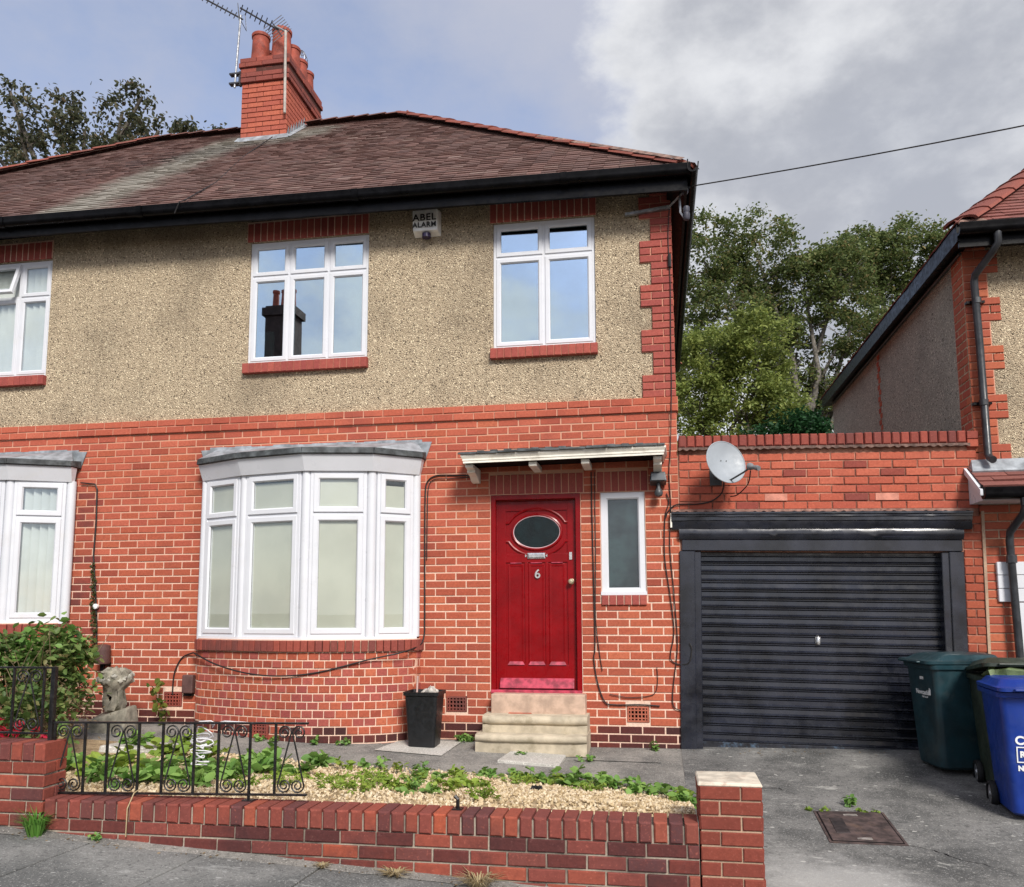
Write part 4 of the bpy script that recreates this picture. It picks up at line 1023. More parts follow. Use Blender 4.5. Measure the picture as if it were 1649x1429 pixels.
for (x, y, h, r_) in pots:
    po = obj('chimney_pot', MB().lathe([(r_ * 1.08, 0), (r_ * .98, h * .5), (r_ * .94, h - .06), (r_ * 1.04, h - .055), (r_ * 1.06, h - .01), (r_ * 1.0, h), (r_ * .82, h), (r_ * .8, h - .2)], (x, y, 10.02), 22), M_POT, chim, smooth=35)
mb = MB(); x, y, z = -5.66, 3.47, 10.43
for k in range(6):
    a = PI * k / 6; mb.tube([(x + .13 * math.cos(a) * math.cos(t), y + .13 * math.sin(a) * math.cos(t), z + .02 + .20 * math.sin(t)) for t in [PI * q / 10 for q in range(11)]], .004, 5)
for zz, rr in ((.05, .127), (.11, .105), (.17, .075)): mb.tube([(x + rr * math.cos(t), y + rr * math.sin(t), z + .02 + zz) for t in [2 * PI * q / 16 for q in range(17)]], .004, 5)
obj('wire_guard', mb, M_ALU, chim)
# lead flashing round the chimney foot
roofz = lambda y: ez(-5.8) + (y - EYF) * (RZ - ez(-5.8)) / (RY - EYF)
mb = MB().hexa([(CX0 - .06, CY0 - .09, roofz(CY0 - .09) + .022), (CX1 + .06, CY0 - .09, roofz(CY0 - .09) + .022), (CX1 + .06, CY0 - .012, roofz(CY0) + .03), (CX0 - .06, CY0 - .012, roofz(CY0) + .03)], [(CX0 - .06, CY0 - .09, roofz(CY0 - .09) + .03), (CX1 + .06, CY0 - .09, roofz(CY0 - .09) + .03), (CX1 + .03, CY0 - .013, roofz(CY0) + .065), (CX0 - .03, CY0 - .013, roofz(CY0) + .065)])
n = 7
for k in range(n):
    y0 = CY0 + (RY - CY0) * k / n; y1 = CY0 + (RY - CY0) * (k + 1) / n; zb = roofz(y0)
    mb.add([(CX1 + .008, y0, zb + .0), (CX1 + .008, y1, roofz(y1)), (CX1 + .008, y1, roofz(y1) + .10), (CX1 + .008, y1 - .01, roofz(y1) + .17), (CX1 + .008, y0 + .02, zb + .10)], [(0, 1, 2, 3, 4)])
mb.add([(CX1 + .009, CY0 - .05, roofz(CY0) + .0), (CX1 + .09, CY0 - .05, roofz(CY0 - .05) + .03), (CX1 + .09, RY, RZ + .03), (CX1 + .009, RY, RZ + .05)], [(0, 1, 2, 3)])
obj('lead_flashing', mb, M_LEAD, chim)

# ------------------------------------------------------------------ garage
gar = thing('brick_garage', (.25, 0, 0), 'flat-roofed red brick garage with black ribbed door beside the house', 'garage')
gar.rotation_euler = (0, math.radians(1.1), 0)      # the whole front has settled to the right
gw = obj('brick_wall', panel(.195, 3.085, -.3, 3.05, .010, .25, [(.40, 2.72, -.3, 1.95)]), M_MORTG, gar)
obj('roof_slab', MB().box(.25, 3.08, .26, 6.0, 2.55, 2.7), M_SLATE, gar)
obj('inside', MB().box(.3, 3.0, .5, .52, -.2, 2.5), M_DARKROOM, gar)
gb = courses(.197, 3.06, 2.375, 7, 0, lambda i, x, z: M_GAR if rng.random() > .06 else M_COPE, (), 0, .1, .2335)
gb += courses(2.90, 3.075, -.0, 28, 0.0, lambda i, x, z: M_BRICK if z > .2 else M_PLINTH, (), 0, .09, .3)
gb += courses(2.97, 3.075, 2.375 + 7 * CO, 2, -.002, lambda i, x, z: M_GAR, (), 0, 0, .3)
place_bricks(gb, gw, 300)
ps = obj('pale_brick', MB().box(-.11, .11, 0, .03, -.036, .036), simple('salmon_brick', (.60, .25, .18), .9, .12, 12, .4, 60), gw, bevel=.003)
ps.location = (1.16, -.006, 2.375 + 1.5 * CO)
ps2 = link('pale_brick', ps.data, gw, (2.22, -.005, 2.375 + 1.5 * CO))
n = 32; p = (2.965 - .19) / n
cpm = obj('coping_bed', MB().box(.195, 3.0, -.005, .24, 3.0, 3.132), M_COPE, gar)
cop = [(.19 + (i + .5) * p, -.03, 3.085, 0, p - (.012 if i % 3 else .018), .118 + rng.uniform(-.006, .006), .26, M_COPE) for i in range(n)] + [(3.02, -.035, 3.10, 0, .10, .075, .2, M_COPE), (3.02, -.035, 3.018, 0, .10, .075, .2, M_GAR)]
place_bricks(cop, cpm, 60, .004)
def wavy(x0, x1, z, mat, pitch=.082, out=.045, th=.02, amp=.012):
    mb = MB(); n = int((x1 - x0) / pitch * 6); vs = []
    for i in range(n + 1):
        x = x0 + (x1 - x0) * i / n; w = amp * (.5 + .5 * math.cos(2 * PI * (x - x0) / pitch)) + .003 * math.sin(i * 1.3)
        for (y, zz) in ((-out + rng.uniform(-.003, .003), z - th - w), (-out, z), (.02, z + .006), (.02, z - th - w)): vs.append((x, y, zz))
    mb.add(vs, [(i * 4 + j, i * 4 + (j + 1) % 4, i * 4 + 4 + (j + 1) % 4, i * 4 + 4 + j) for i in range(n) for j in range(4)])
    mb.add(vs[:4], [(0, 1, 2, 3)]); mb.add(vs[-4:], [(3, 2, 1, 0)])
    return mb
M_CREASE = simple('tile_creasing', (.17, .105, .085), .9, .25, 18, .4, 40, dirt=((.06, .045, .04), 8, .7))
obj('creasing_tiles', wavy(.195, 2.99, 3.018, M_CREASE), M_CREASE, gar)
obj('creasing_tiles', wavy(.13, 2.99, 2.375, M_CREASE, .095, .055), simple('pink_creasing', (.33, .18, .14), .9, .2, 18, .4, 40, dirt=((.1, .06, .05), 8, .6)), gar)
# painted timber surround
def molding(x0, x1, prof, nm='cornice'):
    path = [(x0, 0, 0, 0, -1), (x1, 0, 0, 0, -1)]
    vs = []; k = len(prof); n = 40; mb = MB()
    for i in range(n + 1):
        x = x0 + (x1 - x0) * i / n
        for a, z in prof: vs.append((x, -a + rng.uniform(-.0025, .0025) * (a > .01), z + rng.uniform(-.002, .002)))
    mb.add(vs, [(i * k + j, i * k + (j + 1) % k, (i + 1) * k + (j + 1) % k, (i + 1) * k + j) for i in range(n) for j in range(k)])
    mb.add(vs[:k], [tuple(range(k))]); mb.add(vs[-k:], [tuple(range(k - 1, -1, -1))])
    return obj(nm, mb, M_GDOOR, gar, smooth=30)
molding(.12, 2.975, [(-.02, 2.345), (.085, 2.345), (.085, 2.325), (.072, 2.318), (.072, 2.300), (.060, 2.295), (.060, 2.262), (.05, 2.255), (.045, 2.20), (.03, 2.17), (-.02, 2.17)])
molding(.195, 2.895, [(-.02, 2.172), (.045, 2.172), (.055, 2.14), (.05, 2.10), (.03, 2.07), (-.02, 2.07)])
obj('lintel_board', MB().box(.222, 2.885, -.03, .06, 1.955, 2.067), M_GDOOR, gar, bevel=.006)
obj('jamb', MB().box(.198, .352, -.025, .10, -.07, 1.953).box(.345, .415, -.003, .26, -.07, 1.95), M_GDOOR, gar, bevel=.006)
obj('jamb', MB().box(2.765, 2.895, -.025, .10, -.07, 1.953).box(2.70, 2.775, -.004, .26, -.07, 1.95), M_GDOOR, gar, bevel=.006)
obj('end_board', MB().box(.108, .125, -.05, .02, 2.19, 2.335), M_OLDW, gar)
gd = obj('garage_door', MB().box(.40, 2.705, .135, .15, -.05, 1.95), M_GDOOR, gar)
nsl = 21; hs = 1.88 / nsl
pr = [(.006, .0), (-.022, .003), (-.024, .010), (-.008, .024), (-.006, hs - .026), (-.020, hs - .014), (-.020, hs - .007), (.006, hs - .001)]
mb = MB(); vs = []; k = len(pr); N = 24
for i in range(N + 1):
    x = -.001 + 2.30 * i / N - 1.148
    for a, z in pr: vs.append((x, a + (.0016 * math.sin(i * .9) if a < 0 else 0) + .002 * math.sin(x * 3.1), z))
mb.add(vs, [(i * k + j, i * k + (j + 1) % k, (i + 1) * k + (j + 1) % k, (i + 1) * k + j) for i in range(N) for j in range(k)])
slat = mb.mesh('slat', M_GDOOR)
for i in range(nsl):
    o = link('slat', slat, gd, (1.553, .132 + rng.uniform(-.002, .002), .045 + i * hs)); o.rotation_euler = (rng.uniform(-.035, .035), rng.uniform(-.001, .001), 0)
obj('bottom_rail', MB().box(.41, 2.70, .105, .135, -.035, .045), simple('scuffed_black_paint', (.02, .021, .028), .4, .3, 9, .2, 40, dirt=((.12, .2, .3), 14, .5)), gd, bevel=.006)
obj('handle', MB(Matrix.Translation((1.55, .10, 1.07))).lathe([(.006, -.045), (.02, -.035), (.022, 0), (.016, .03), (.006, .045)], n=12, close=True), M_CHROME, gd, smooth=True)
obj('handle_plate', MB().box(1.525, 1.575, .108, .116, 1.03, 1.11), M_CHROME, gd, bevel=.003)
obj('mortar_joint', MB().box(3.072, 3.098, -.012, .05, -.2, 2.35), M_MORTP, gar)

# ------------------------------------------------------------------ neighbouring house on the right
nb = thing('gabled_house', (6.5, 3, 0), 'pebbledash house with red tiled hip roof and grey side wall beyond the garage', 'house')
NX = 3.10; EZN = 5.0
nf = obj('brick_wall', panel(NX, 10, -.5, 2.46, .010, .3, [(3.45, 5.0, -.5, 1.40)]), M_MORTP, nb)
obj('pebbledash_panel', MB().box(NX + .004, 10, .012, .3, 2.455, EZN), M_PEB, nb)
obj('side_wall', MB().box(NX + .012, NX + .25, .30, 6.2, -.5, EZN), M_PEBG, nb)
obj('rear_wall', MB().box(NX + .012, 10, 6.2, 6.4, -.5, EZN), M_PEBG, nb)
nbr = courses(NX, 4.0, -.2, 32, 0.0, lambda i, x, z: M_NBRICK, [(3.45, 5.0, -.5, 1.40)], 0, .05)
place_bricks(nbr, nf, 120)
qs = []; qside = []; z = 2.46; k = 0
while z < EZN - .05:
    n = 3; wq = .335 if k % 2 else .225
    qs += courses(NX, NX + wq, z, n, -.002, lambda i, x, zz: M_NBRICK, (), k, .0 if k % 2 else .115, d=.07)
    qside += [(NX, .02 + (a + b) / 2, zz, -PI / 2, b - a - J, CO - J, .06, M_NBRICK) for i in range(n) for zz in [z + (i + .5) * CO] for a, b in ([(0, .11), (.11, .30)] if (i + k) % 2 else [(0, .22), (.22, .30)])]
    z += n * CO; k += 1
nq = obj('quoin_backing', MB().box(NX + .006, NX + .23, .010, .33, 2.46, EZN), M_MORTO, nb)
place_bricks([b for b in qs if b[2] < EZN], nq, 120); place_bricks(qside, nq, 120)
st_ = [(NX + .004, 3.30 + (.0 if i % 2 else .05), 3.1 + i * CO, -PI / 2, .10, CO - J, .03, M_NBRICK) for i in range(22)]
place_bricks(st_, nb, 0, stuff_name='brick_strip')
nroof_a, nroof_b = Vector((2.95, -.36, EZN + .07)), Vector((10.3, -.36, EZN + .07)); nrc, nrd = Vector((6.3, 3.1, 8.05)), Vector((10.3, 3.1, 8.05)); nrl = Vector((2.95, 6.6, EZN + .07))
nr = obj('roof', MB().add([nroof_a, nroof_b, nrd, nrc, nrl, Vector((10.3, 6.6, EZN + .07))], [(0, 1, 2, 3), (4, 0, 3), (5, 4, 3, 2)]), M_SOFF, nb)
mb = MB(); tiles(nroof_a, nroof_b, nrd, nrc, .1, .166, mb); tiles(nrl, nroof_a, nrc, nrc, .1, .166, mb)
link('roof_tiles', (lambda me: (me.from_pydata(mb.v, [], mb.f), me.materials.append(M_NTILE), me)[-1])(bpy.data.meshes.new('roof_tiles')), nr, kind='stuff')
hip_run(nroof_a + Vector((.06, .06, 0)), nrc, 15, parent=nr, mat=M_HIP)
obj('hip_end_bedding', MB().hexa([(2.96, -.38, EZN + .06), (3.26, -.38, EZN + .06), (3.2, -.1, EZN + .07), (2.98, -.1, EZN + .07)], [(2.98, -.35, EZN + .11), (3.2, -.35, EZN + .11), (3.14, -.15, EZN + .15), (3.0, -.15, EZN + .17)]), bpy.data.materials['bedding_mortar'], nr, bevel=.008)
obj('fascia_board', MB().box(2.97, 10.2, -.33, -.30, EZN - .16, EZN + .06).box(2.97, 10.2, -.30, .02, EZN - .04, EZN - .02), M_BLACK, nb)
obj('fascia_board', MB().box(2.955, 2.98, -.34, 6.5, EZN - .10, EZN + .07).box(2.98, NX + .02, -.30, 6.5, EZN - .07, EZN - .05), M_BLACK, nb)
obj('gutter', MB().sweep(gp, [(x, -.332, EZN + .02, 0, -1) for x in (2.95, 5, 10.2)]), M_BLACK, nb, smooth=30)
obj('verge_trim', MB().tube([(NX - .02, -.02, EZN - .10), (NX - .02, 3, EZN - .10), (NX - .02, 6.2, EZN - .10)], .014, 6), M_DGREY, nb)
pp = [(3.30, -.385, EZN - .05), (3.30, -.385, EZN - .16), (3.27, -.33, EZN - .22), (3.18, -.10, EZN - .36), (3.175, -.075, EZN - .42), (3.185, -.075, 3.9), (3.19, -.075, 2.84), (3.195, -.10, 2.80), (3.20, -.16, 2.77)]
obj('downpipe', MB().tube(pp, .036, 12), simple('black_pipe', (.035, .037, .042), .35, .2, 10), nb, smooth=50)
for z in (4.38, 3.35): obj('pipe_collar', MB(Matrix.Translation((3.185, -.075, z))).lathe([(.036, -.03), (.044, -.028), (.044, .028), (.036, .03)], n=12), bpy.data.materials['black_pipe'], nb, smooth=30); obj('pipe_bracket', MB().box(3.10, 3.27, -.05, -.0, z - .012, z + .012), M_BLACK, nb)
# little tiled roof over the bay at the front
pa, pb, pc, pd = (3.02, -.36, 2.475), (5.6, -.36, 2.475), (5.6, -.02, 2.70), (3.02, -.02, 2.70)
por = obj('lean_to_roof', MB().hexa([(3.02, -.34, 2.36), (5.6, -.34, 2.36), (5.6, -.0, 2.36), (3.02, -.0, 2.36)], [(3.02, -.35, 2.468), (5.6, -.35, 2.468), (5.6, -.0, 2.69), (3.02, -.0, 2.69)]), M_WHITE, nb)
mb = MB(); tiles(pa, pb, pc, pd, .115, .30, mb, .016, .022)
link('roof_tiles', (lambda me: (me.from_pydata(mb.v, [], mb.f), me.materials.append(M_NTILE), me)[-1])(bpy.data.meshes.new('roof_tiles')), por, kind='stuff')
obj('lead_apron', MB().hexa([(3.03, -.10, 2.66), (5.6, -.10, 2.66), (5.6, .0, 2.70), (3.03, .0, 2.70)], [(3.03, -.11, 2.675), (5.6, -.11, 2.675), (5.6, -.004, 2.83), (3.06, -.004, 2.80)]), M_LEAD, por)
obj('barge_board', MB(Matrix.Translation((3.0, 0, 0)) @ Matrix.Rotation(PI / 2, 4, 'Z')).prism([(-.38, 2.40), (-.38, 2.455), (-.0, 2.72), (-.0, 2.66)], -.012, .012), M_WHITE, por)
obj('gutter', MB().sweep(gp, [(x, -.352, 2.445, 0, -1) for x in (3.0, 5.6)]), M_BLACK, por, smooth=30)
obj('downpipe', MB().tube([(3.36, -.41, 2.40), (3.36, -.41, 2.30), (3.35, -.36, 2.22), (3.32, -.12, 2.08), (3.32, -.09, 2.0), (3.335, -.09, 1.0), (3.35, -.09, -.25)], .036, 12), bpy.data.materials['black_pipe'], nb, smooth=50)
for z in (2.33, 1.82, .72): obj('pipe_collar', MB(Matrix.Translation((3.36 if z > 2.2 else 3.325, -.41 if z > 2.2 else -.09, z))).lathe([(.036, -.04), (.047, -.035), (.047, .035), (.036, .04)], n=12), bpy.data.materials['black_pipe'], nb, smooth=30)
for k in range(3): obj('cladding_board', MB().box(3.215, 5.2, -.03 - k * .002, .02, 1.418 + k * .128, 1.418 + k * .128 + .124), M_WHITE, nb, bevel=.004)
obj('door_frame', MB().box(3.36, 3.45, -.02, .08, -.3, 1.41).box(3.50, 3.53, .0, .06, -.3, 1.41), M_WHITE, nb, bevel=.004)
obj('green_door', MB().box(3.45, 5.0, .04, .07, -.3, 1.41), M_GREEN, nb)

# ------------------------------------------------------------------ house over the road (seen mirrored in the upstairs glass)
op = thing('terraced_house', (-13.5, -24, 0), 'dark slate roofed house across the road, its tall chimney mirrored in the upstairs window', 'house')
obj('wall', MB().box(-20, -9, -28, -20.2, -.6, 8.4), M_FARWALL, op)
obj('roof', MB().add([(-20.4, -19.8, 8.3), (-8.7, -19.8, 8.3), (-8.7, -28.4, 8.3), (-20.4, -28.4, 8.3), (-20.4, -24.1, 11.6), (-8.7, -24.1, 11.6)], [(0, 1, 5, 4), (2, 3, 4, 5), (1, 2, 5), (3, 0, 4)]), M_FARROOF, op)
oc = obj('chimney', MB().box(-16.0, -14.75, -23.9, -23.0, 9.5, 14.2).box(-16.12, -14.63, -24.0, -22.9, 13.75, 14.1), M_FARWALL, op)
for k in range(3): obj('chimney_pot', MB().lathe([(.15, 0), (.12, .7), (.15, .75), (.15, .85)], (-15.75 + k * .38, -23.45, 14.15), 12, True), M_POT, oc)
for k in range(3):
    for z0 in (1.2, 4.8): obj('window', MB().box(-18.5 + k * 3.4, -17.0 + k * 3.4, -20.25, -20.15, z0, z0 + 1.8), M_WHITE, op)

# ------------------------------------------------------------------ garden walls
gwl = thing('garden_wall', (-1.8, -3.64, -.3), 'low red brick front garden wall ending in a square pier with flaking white top', 'wall')
core = obj('wall_core', MB().box(-3.925, .20, -3.738, -3.54, -.6, .135), M_MORTW, gwl)
wl = courses(-3.925, .205, .04 - 6 * CO, 6, -3.75, lambda i, x, z: M_PLINTHW if rng.random() < (.45 if x < -1.5 else .25) else M_WALLB, (), 0, .07, .228, .08)
place_bricks(wl, core, 300, .004)
n = 48; p = (.203 + 3.925) / n
top = [(-3.925 + (i + .5) * p, -3.757, .098, 0, p - .011 - (.004 if i % 4 == 0 else 0), .116 + rng.uniform(-.003, .003), .225, M_WALLB) for i in range(n)]
place_bricks(top, core, 100, .005)
obj('back_face', MB().box(-3.92, .2, -3.545, -3.53, -.4, .1), M_COPE, gwl)
pier = obj('pier', MB().box(.214, .542, -3.742, -3.415, -.7, .365), M_MORTP, gwl)
pb_ = []
for i in range(11):
    zc = .365 - CO * (i + .5) + .002
    for a, b in ([(.204, .435), (.435, .552)] if i % 2 == 0 else [(.204, .318), (.318, .552)]): pb_.append(((a + b) / 2, -3.752, zc, 0, b - a - .010, CO - .012, .09, M_PIER))
    for a, b in ([(-3.75, -3.52), (-3.52, -3.405)] if i % 2 else [(-3.75, -3.64), (-3.64, -3.405)]): pb_.append((.553, (a + b) / 2, zc, PI / 2, b - a - .010, CO - .012, .08, M_PIER))
    for a, b in ([(-3.75, -3.52), (-3.52, -3.405)] if i % 2 else [(-3.75, -3.64), (-3.64, -3.405)]):
        if zc > .1: pb_.append((.203, (a + b) / 2, zc, -PI / 2, b - a - .010, CO - .012, .08, M_PIER))
place_bricks(pb_, pier, 120, .003)
obj('pier_top', MB().hexa([(.198, -3.757, .362), (.556, -3.757, .362), (.556, -3.402, .362), (.198, -3.402, .362)], [(.203, -3.748, .385), (.55, -3.75, .380), (.551, -3.41, .386), (.204, -3.408, .383)]), M_WPAINT, pier, bevel=.006)
for x in (-2.585, -1.22):
    if x > -2: obj('cut_post_stub', MB().tube([(x, -3.62, .15), (x, -3.62, .215), (x - .02, -3.62, .235)], .012, 6).box(x - .03, x + .03, -3.65, -3.59, .15, .162), M_IRON, gwl)

lw = thing('garden_wall', (-5.2, -3.64, -.2), 'taller red brick garden wall of the left-hand house with black railings on it', 'wall')
core = obj('wall_core', MB().box(-7.0, -3.948, -3.738, -3.54, -.4, .49), M_MORTW, lw)
wl = courses(-7.0, -3.937, .385 - 7 * CO, 7, -3.75, lambda i, x, z: M_WALLB if rng.random() < .6 else M_PIER, (), 0, .09, .228, .08)
wl += [(-3.937, (a + b) / 2, .385 - CO * (i + .5), PI / 2, b - a - .011, CO - J, .08, M_WALLB) for i in range(7) for a, b in ([(-3.75, -3.53)] if i % 2 else [(-3.75, -3.64), (-3.64, -3.53)])]
place_bricks(wl, core, 120, .004)
n = 36; p = (7.0 - 3.937) / n
place_bricks([(-7 + (i + .5) * p, -3.755, .445, 0, p - .011, .112, .225, M_WALLB) for i in range(n)], core, 60, .004)

# ------------------------------------------------------------------ iron railings
def scroll_pts(sx, w, H):
    """one leg of the lyre pattern; sx = -1 left, +1 right; origin at panel centre bottom"""
    R_ = w * .23; pts = []
    cx, cz = w * .25, H - R_ * 1.15
    for k in range(22):
        a = (1 - k / 21) * 1.6 * 2 * PI; r_ = R_ * (.25 + .75 * k / 21); pts.append((-cx + r_ * math.cos(a), cz + r_ * math.sin(a)))
    cx2, cz2 = w * .22, R_ * 1.1
    for k in range(24):
        a = PI + k / 23 * 1.7 * 2 * PI; r_ = R_ * (1.0 - .75 * k / 23); pts.append((-cx2 + r_ * math.cos(a), cz2 + r_ * math.sin(a)))
    return [(x * -sx, z) for x, z in pts] if sx > 0 else pts
def railing(t, x0, x1, panels, ztop, zbot, y, lastopen=False):
    flat = lambda f, dz: MB().hexa([(x0, y - .012, f(x0)), (x1, y - .012, f(x1)), (x1, y + .012, f(x1)), (x0, y + .012, f(x0))], [(x0, y - .012, f(x0) + dz), (x1, y - .012, f(x1) + dz), (x1, y + .012, f(x1) + dz), (x0, y + .012, f(x0) + dz)])
    obj('top_rail', flat(ztop, .012), M_IRON, t); obj('bottom_rail', flat(lambda x: zbot(x) - .012, .012), M_IRON, t)
    for k, (a, b) in enumerate(panels):
        for q, xx in enumerate((a, b)):
            if lastopen and k == len(panels) - 1 and q == 1: continue
            obj('bar', MB().box(xx - .007, xx + .007, y - .007, y + .007, zbot(xx), ztop(xx)), M_IRON, t)
        c_ = (a + b) / 2; z0 = zbot(c_); H = ztop(c_) - z0; w = b - a - .02
        for sx in (-1, 1):
            obj('scroll', MB().tube([(c_ + x, y, z0 + z) for x, z in scroll_pts(sx, w, H)], .0052, 6), M_IRON, t, smooth=True)
ry = -3.60
rt = thing('iron_railing', (-3.1, ry, .15), 'black wrought iron scroll railing panel standing on the low garden wall', 'railing', 'black scroll railings')
railing(rt, -4.00, -2.20, [(-3.99, -3.765), (-3.60, -3.372), (-3.20, -2.977), (-2.808, -2.59), (-2.417, -2.20)], lambda x: .612 + .014 * (x + 4) , lambda x: .168 + .023 * (x + 4), ry, True)
obj('post', MB().box(-2.597, -2.583, ry - .008, ry + .008, .145, .215).box(-2.625, -2.555, ry - .025, ry + .025, .152, .163), M_IRON, rt)
rt2 = thing('iron_railing', (-4.8, ry, .5), 'black wrought iron scroll railing on the taller left-hand wall in front of the shrub', 'railing', 'black scroll railings')
railing(rt2, -5.7, -4.02, [(-5.60, -5.37), (-5.17, -4.94), (-4.745, -4.515), (-4.325, -4.095)], lambda x: .972, lambda x: .55, ry)
obj('post', MB().box(-4.035, -4.005, ry - .015, ry + .015, .12, .985), M_IRON, rt2)

# ------------------------------------------------------------------ gravel bed
def edge_y(x):
    P = [(-6.5, -.9), (-5, -.95), (-4.2, -1.2), (-3, -1.45), (-2.2, -1.42), (-1.5, -1.38), (-.8, -1.42), (-.3, -1.52), (.2, -1.8)]
    for (a, b), (c_, d) in zip(P, P[1:]):
        if x <= c_: t = max(0, (x - a) / (c_ - a)); return b + (d - b) * t
    return P[-1][1]
def zg(x, y):
    e = edge_y(x); t = max(0, min(1, (e - y) / (e + 3.5))); a = G(x, e) + .004
    t = t * t * (3 - 2 * t) if t < .5 else t
    return a + (.105 - a) * min(1, t * 1.25) + .012 * math.sin(x * 3.1 + y * 2.3) * math.sin(y * 4.1 + x) * min(1, t * 5)
mb = MB(); nx_, ny_ = 44, 16; vs = []
for j in range(ny_ + 1):
    for i in range(nx_ + 1):
        x = -6.2 + (6.2 + .204) * i / nx_; e = edge_y(x) + .015 * math.sin(x * 9); y = -3.54 + (e + 3.54) * j / ny_
        vs.append((x, y, zg(x, y) - .004 - (.03 if j == ny_ else 0)))
mb.add(vs, [(j * (nx_ + 1) + i, j * (nx_ + 1) + i + 1, (j + 1) * (nx_ + 1) + i + 1, (j + 1) * (nx_ + 1) + i) for j in range(ny_) for i in range(nx_)])
obj('gravel_bed', mb, M_GRAVB, kind='structure')
vs = []; fs = []
OCT = np.array([(1, 0, 0), (-1, 0, 0), (0, 1, 0), (0, -1, 0), (0, 0, 1), (0, 0, -1)], float); OF = [(0, 2, 4), (2, 1, 4), (1, 3, 4), (3, 0, 4), (2, 0, 5), (1, 2, 5), (3, 1, 5), (0, 3, 5)]
cnt = 0
while cnt < 15000:
    x = rng.uniform(-4.6, .2); y = rng.uniform(-3.53, -1.3)
    if y > edge_y(x) + .05 + rng.gauss(0, .03): continue
    s_ = rng.uniform(.008, .017); A_ = NR.normal(size=(3, 3)); q_, _ = np.linalg.qr(A_)
    v = (OCT * np.array([1.2, .9, .65]) * s_ * NR.uniform(.75, 1.25, (6, 1))) @ q_ + np.array([x, y, zg(x, y) + s_ * .25])
    n = len(vs); vs += [tuple(t) for t in v]; fs += [tuple(n + i for i in f) for f in OF]; cnt += 1
me = bpy.data.meshes.new('gravel'); me.from_pydata(vs, [], fs); me.materials.append(M_GRAV)
o = link('gravel', me, kind='stuff'); tag(o, 'pale yellow gravel covering the front garden bed', 'gravel')

# ------------------------------------------------------------------ plants
def weed(x, y, z, r_, h, n, mat, label, group, size=.06, name='weed_plant', up=.9, aspect=.75):
    t = thing(name, (x, y, z), label, 'plant', group, local=True)
    ns = max(3, n // 7); P = []; Oo = []; mb = MB()
    for s_ in range(ns):
        a = rng.uniform(0, 2 * PI); rr = r_ * math.sqrt(rng.random()); hx, hy, hz = rr * math.cos(a), rr * math.sin(a), h * rng.uniform(.45, 1.0) * (1 - .35 * rr / r_)
        mb.tube([(hx * .3, hy * .3, -.01), (hx * .7, hy * .7, hz * .6), (hx, hy, hz)], [.004, .003, .002], 4, False)
        for q in range(max(4, n // ns)):
            f = rng.uniform(.35, 1.02); b = rng.uniform(0, 2 * PI)
            P.append((hx * (.3 + .7 * f), hy * (.3 + .7 * f), hz * f)); Oo.append((math.cos(b), math.sin(b), .1))
    link('foliage', leaf_mesh('foliage', P, size, mat, up, aspect, .15, np.array(Oo)), t, kind='stuff')
    obj('stems', mb, mat, t)
    return t
ORD = ['first', 'second', 'third', 'fourth', 'fifth', 'sixth', 'seventh', 'eighth', 'ninth', 'tenth', 'eleventh', 'twelfth', 'thirteenth', 'fourteenth', 'fifteenth', 'sixteenth', 'seventeenth', 'eighteenth', 'nineteenth', 'twentieth', 'twenty-first', 'twenty-second', 'twenty-third', 'twenty-fourth', 'twenty-fifth', 'twenty-sixth']
def weeds(spots, label, group, f):
    spots = sorted(spots, key=lambda p: (p[0]) / (p[1] + 8.739))
    for k, (x, y) in enumerate(spots):
        r_, h, n, mat, size, asp = f()
        weed(x, y, zg(x, y) - .005, r_, h, n, mat, label % ORD[k], group, size, aspect=asp)
U = rng.uniform
weeds([(-2.72, -1.55), (-2.49, -1.42), (-2.25, -1.50), (-2.02, -1.55), (-1.72, -1.52), (-1.50, -1.42), (-1.30, -1.46), (-1.12, -1.50), (-.93, -1.48), (-.80, -1.38), (-.67, -1.42), (-.55, -1.38), (-.42, -1.52), (-.28, -1.52), (-.15, -1.62), (-.04, -1.60), (.10, -1.72), (.16, -1.92), (.17, -2.12), (-.72, -1.55), (-.5, -1.6), (-1.0, -1.62), (-.2, -1.75)],
      'broad-leaved green weed along the path edge of the gravel, %s from left', 'green weeds along the path edge of the gravel bed', lambda: (U(.09, .20), U(.06, .16), rng.randrange(26, 60), M_LWEED if rng.random() < .75 else M_LYEL, U(.05, .085), U(.6, .85)))
weeds([(-1.80, -2.0), (-1.62, -2.2), (-1.45, -2.45), (-1.55, -2.65), (-1.75, -2.35), (-1.36, -2.3), (-1.9, -2.6), (-1.7, -2.85)],
      'spreading green weed clump in mid gravel, %s of its group from left', 'green weeds in the middle of the gravel bed', lambda: (U(.13, .22), U(.05, .12), rng.randrange(36, 66), M_LWEED if rng.random() < .6 else M_LYEL, U(.045, .07), .7))
weeds([(-2.62, -2.35), (-2.40, -2.60), (-2.15, -2.40), (-2.05, -2.65), (-2.45, -2.15), (-2.9, -2.5), (-1.95, -2.15), (-2.3, -2.85), (-2.7, -2.75), (-2.1, -2.95), (-1.85, -2.75), (-3.0, -2.9), (-2.25, -2.0), (-1.15, -1.75), (-.6, -1.8), (-1.2, -3.0)],
      'feathery yellow-green weed near the open railing end, %s from left', 'yellow-green weeds beside the railing end', lambda: (U(.14, .22), U(.06, .12), 110, M_LYEL, .04, .4))
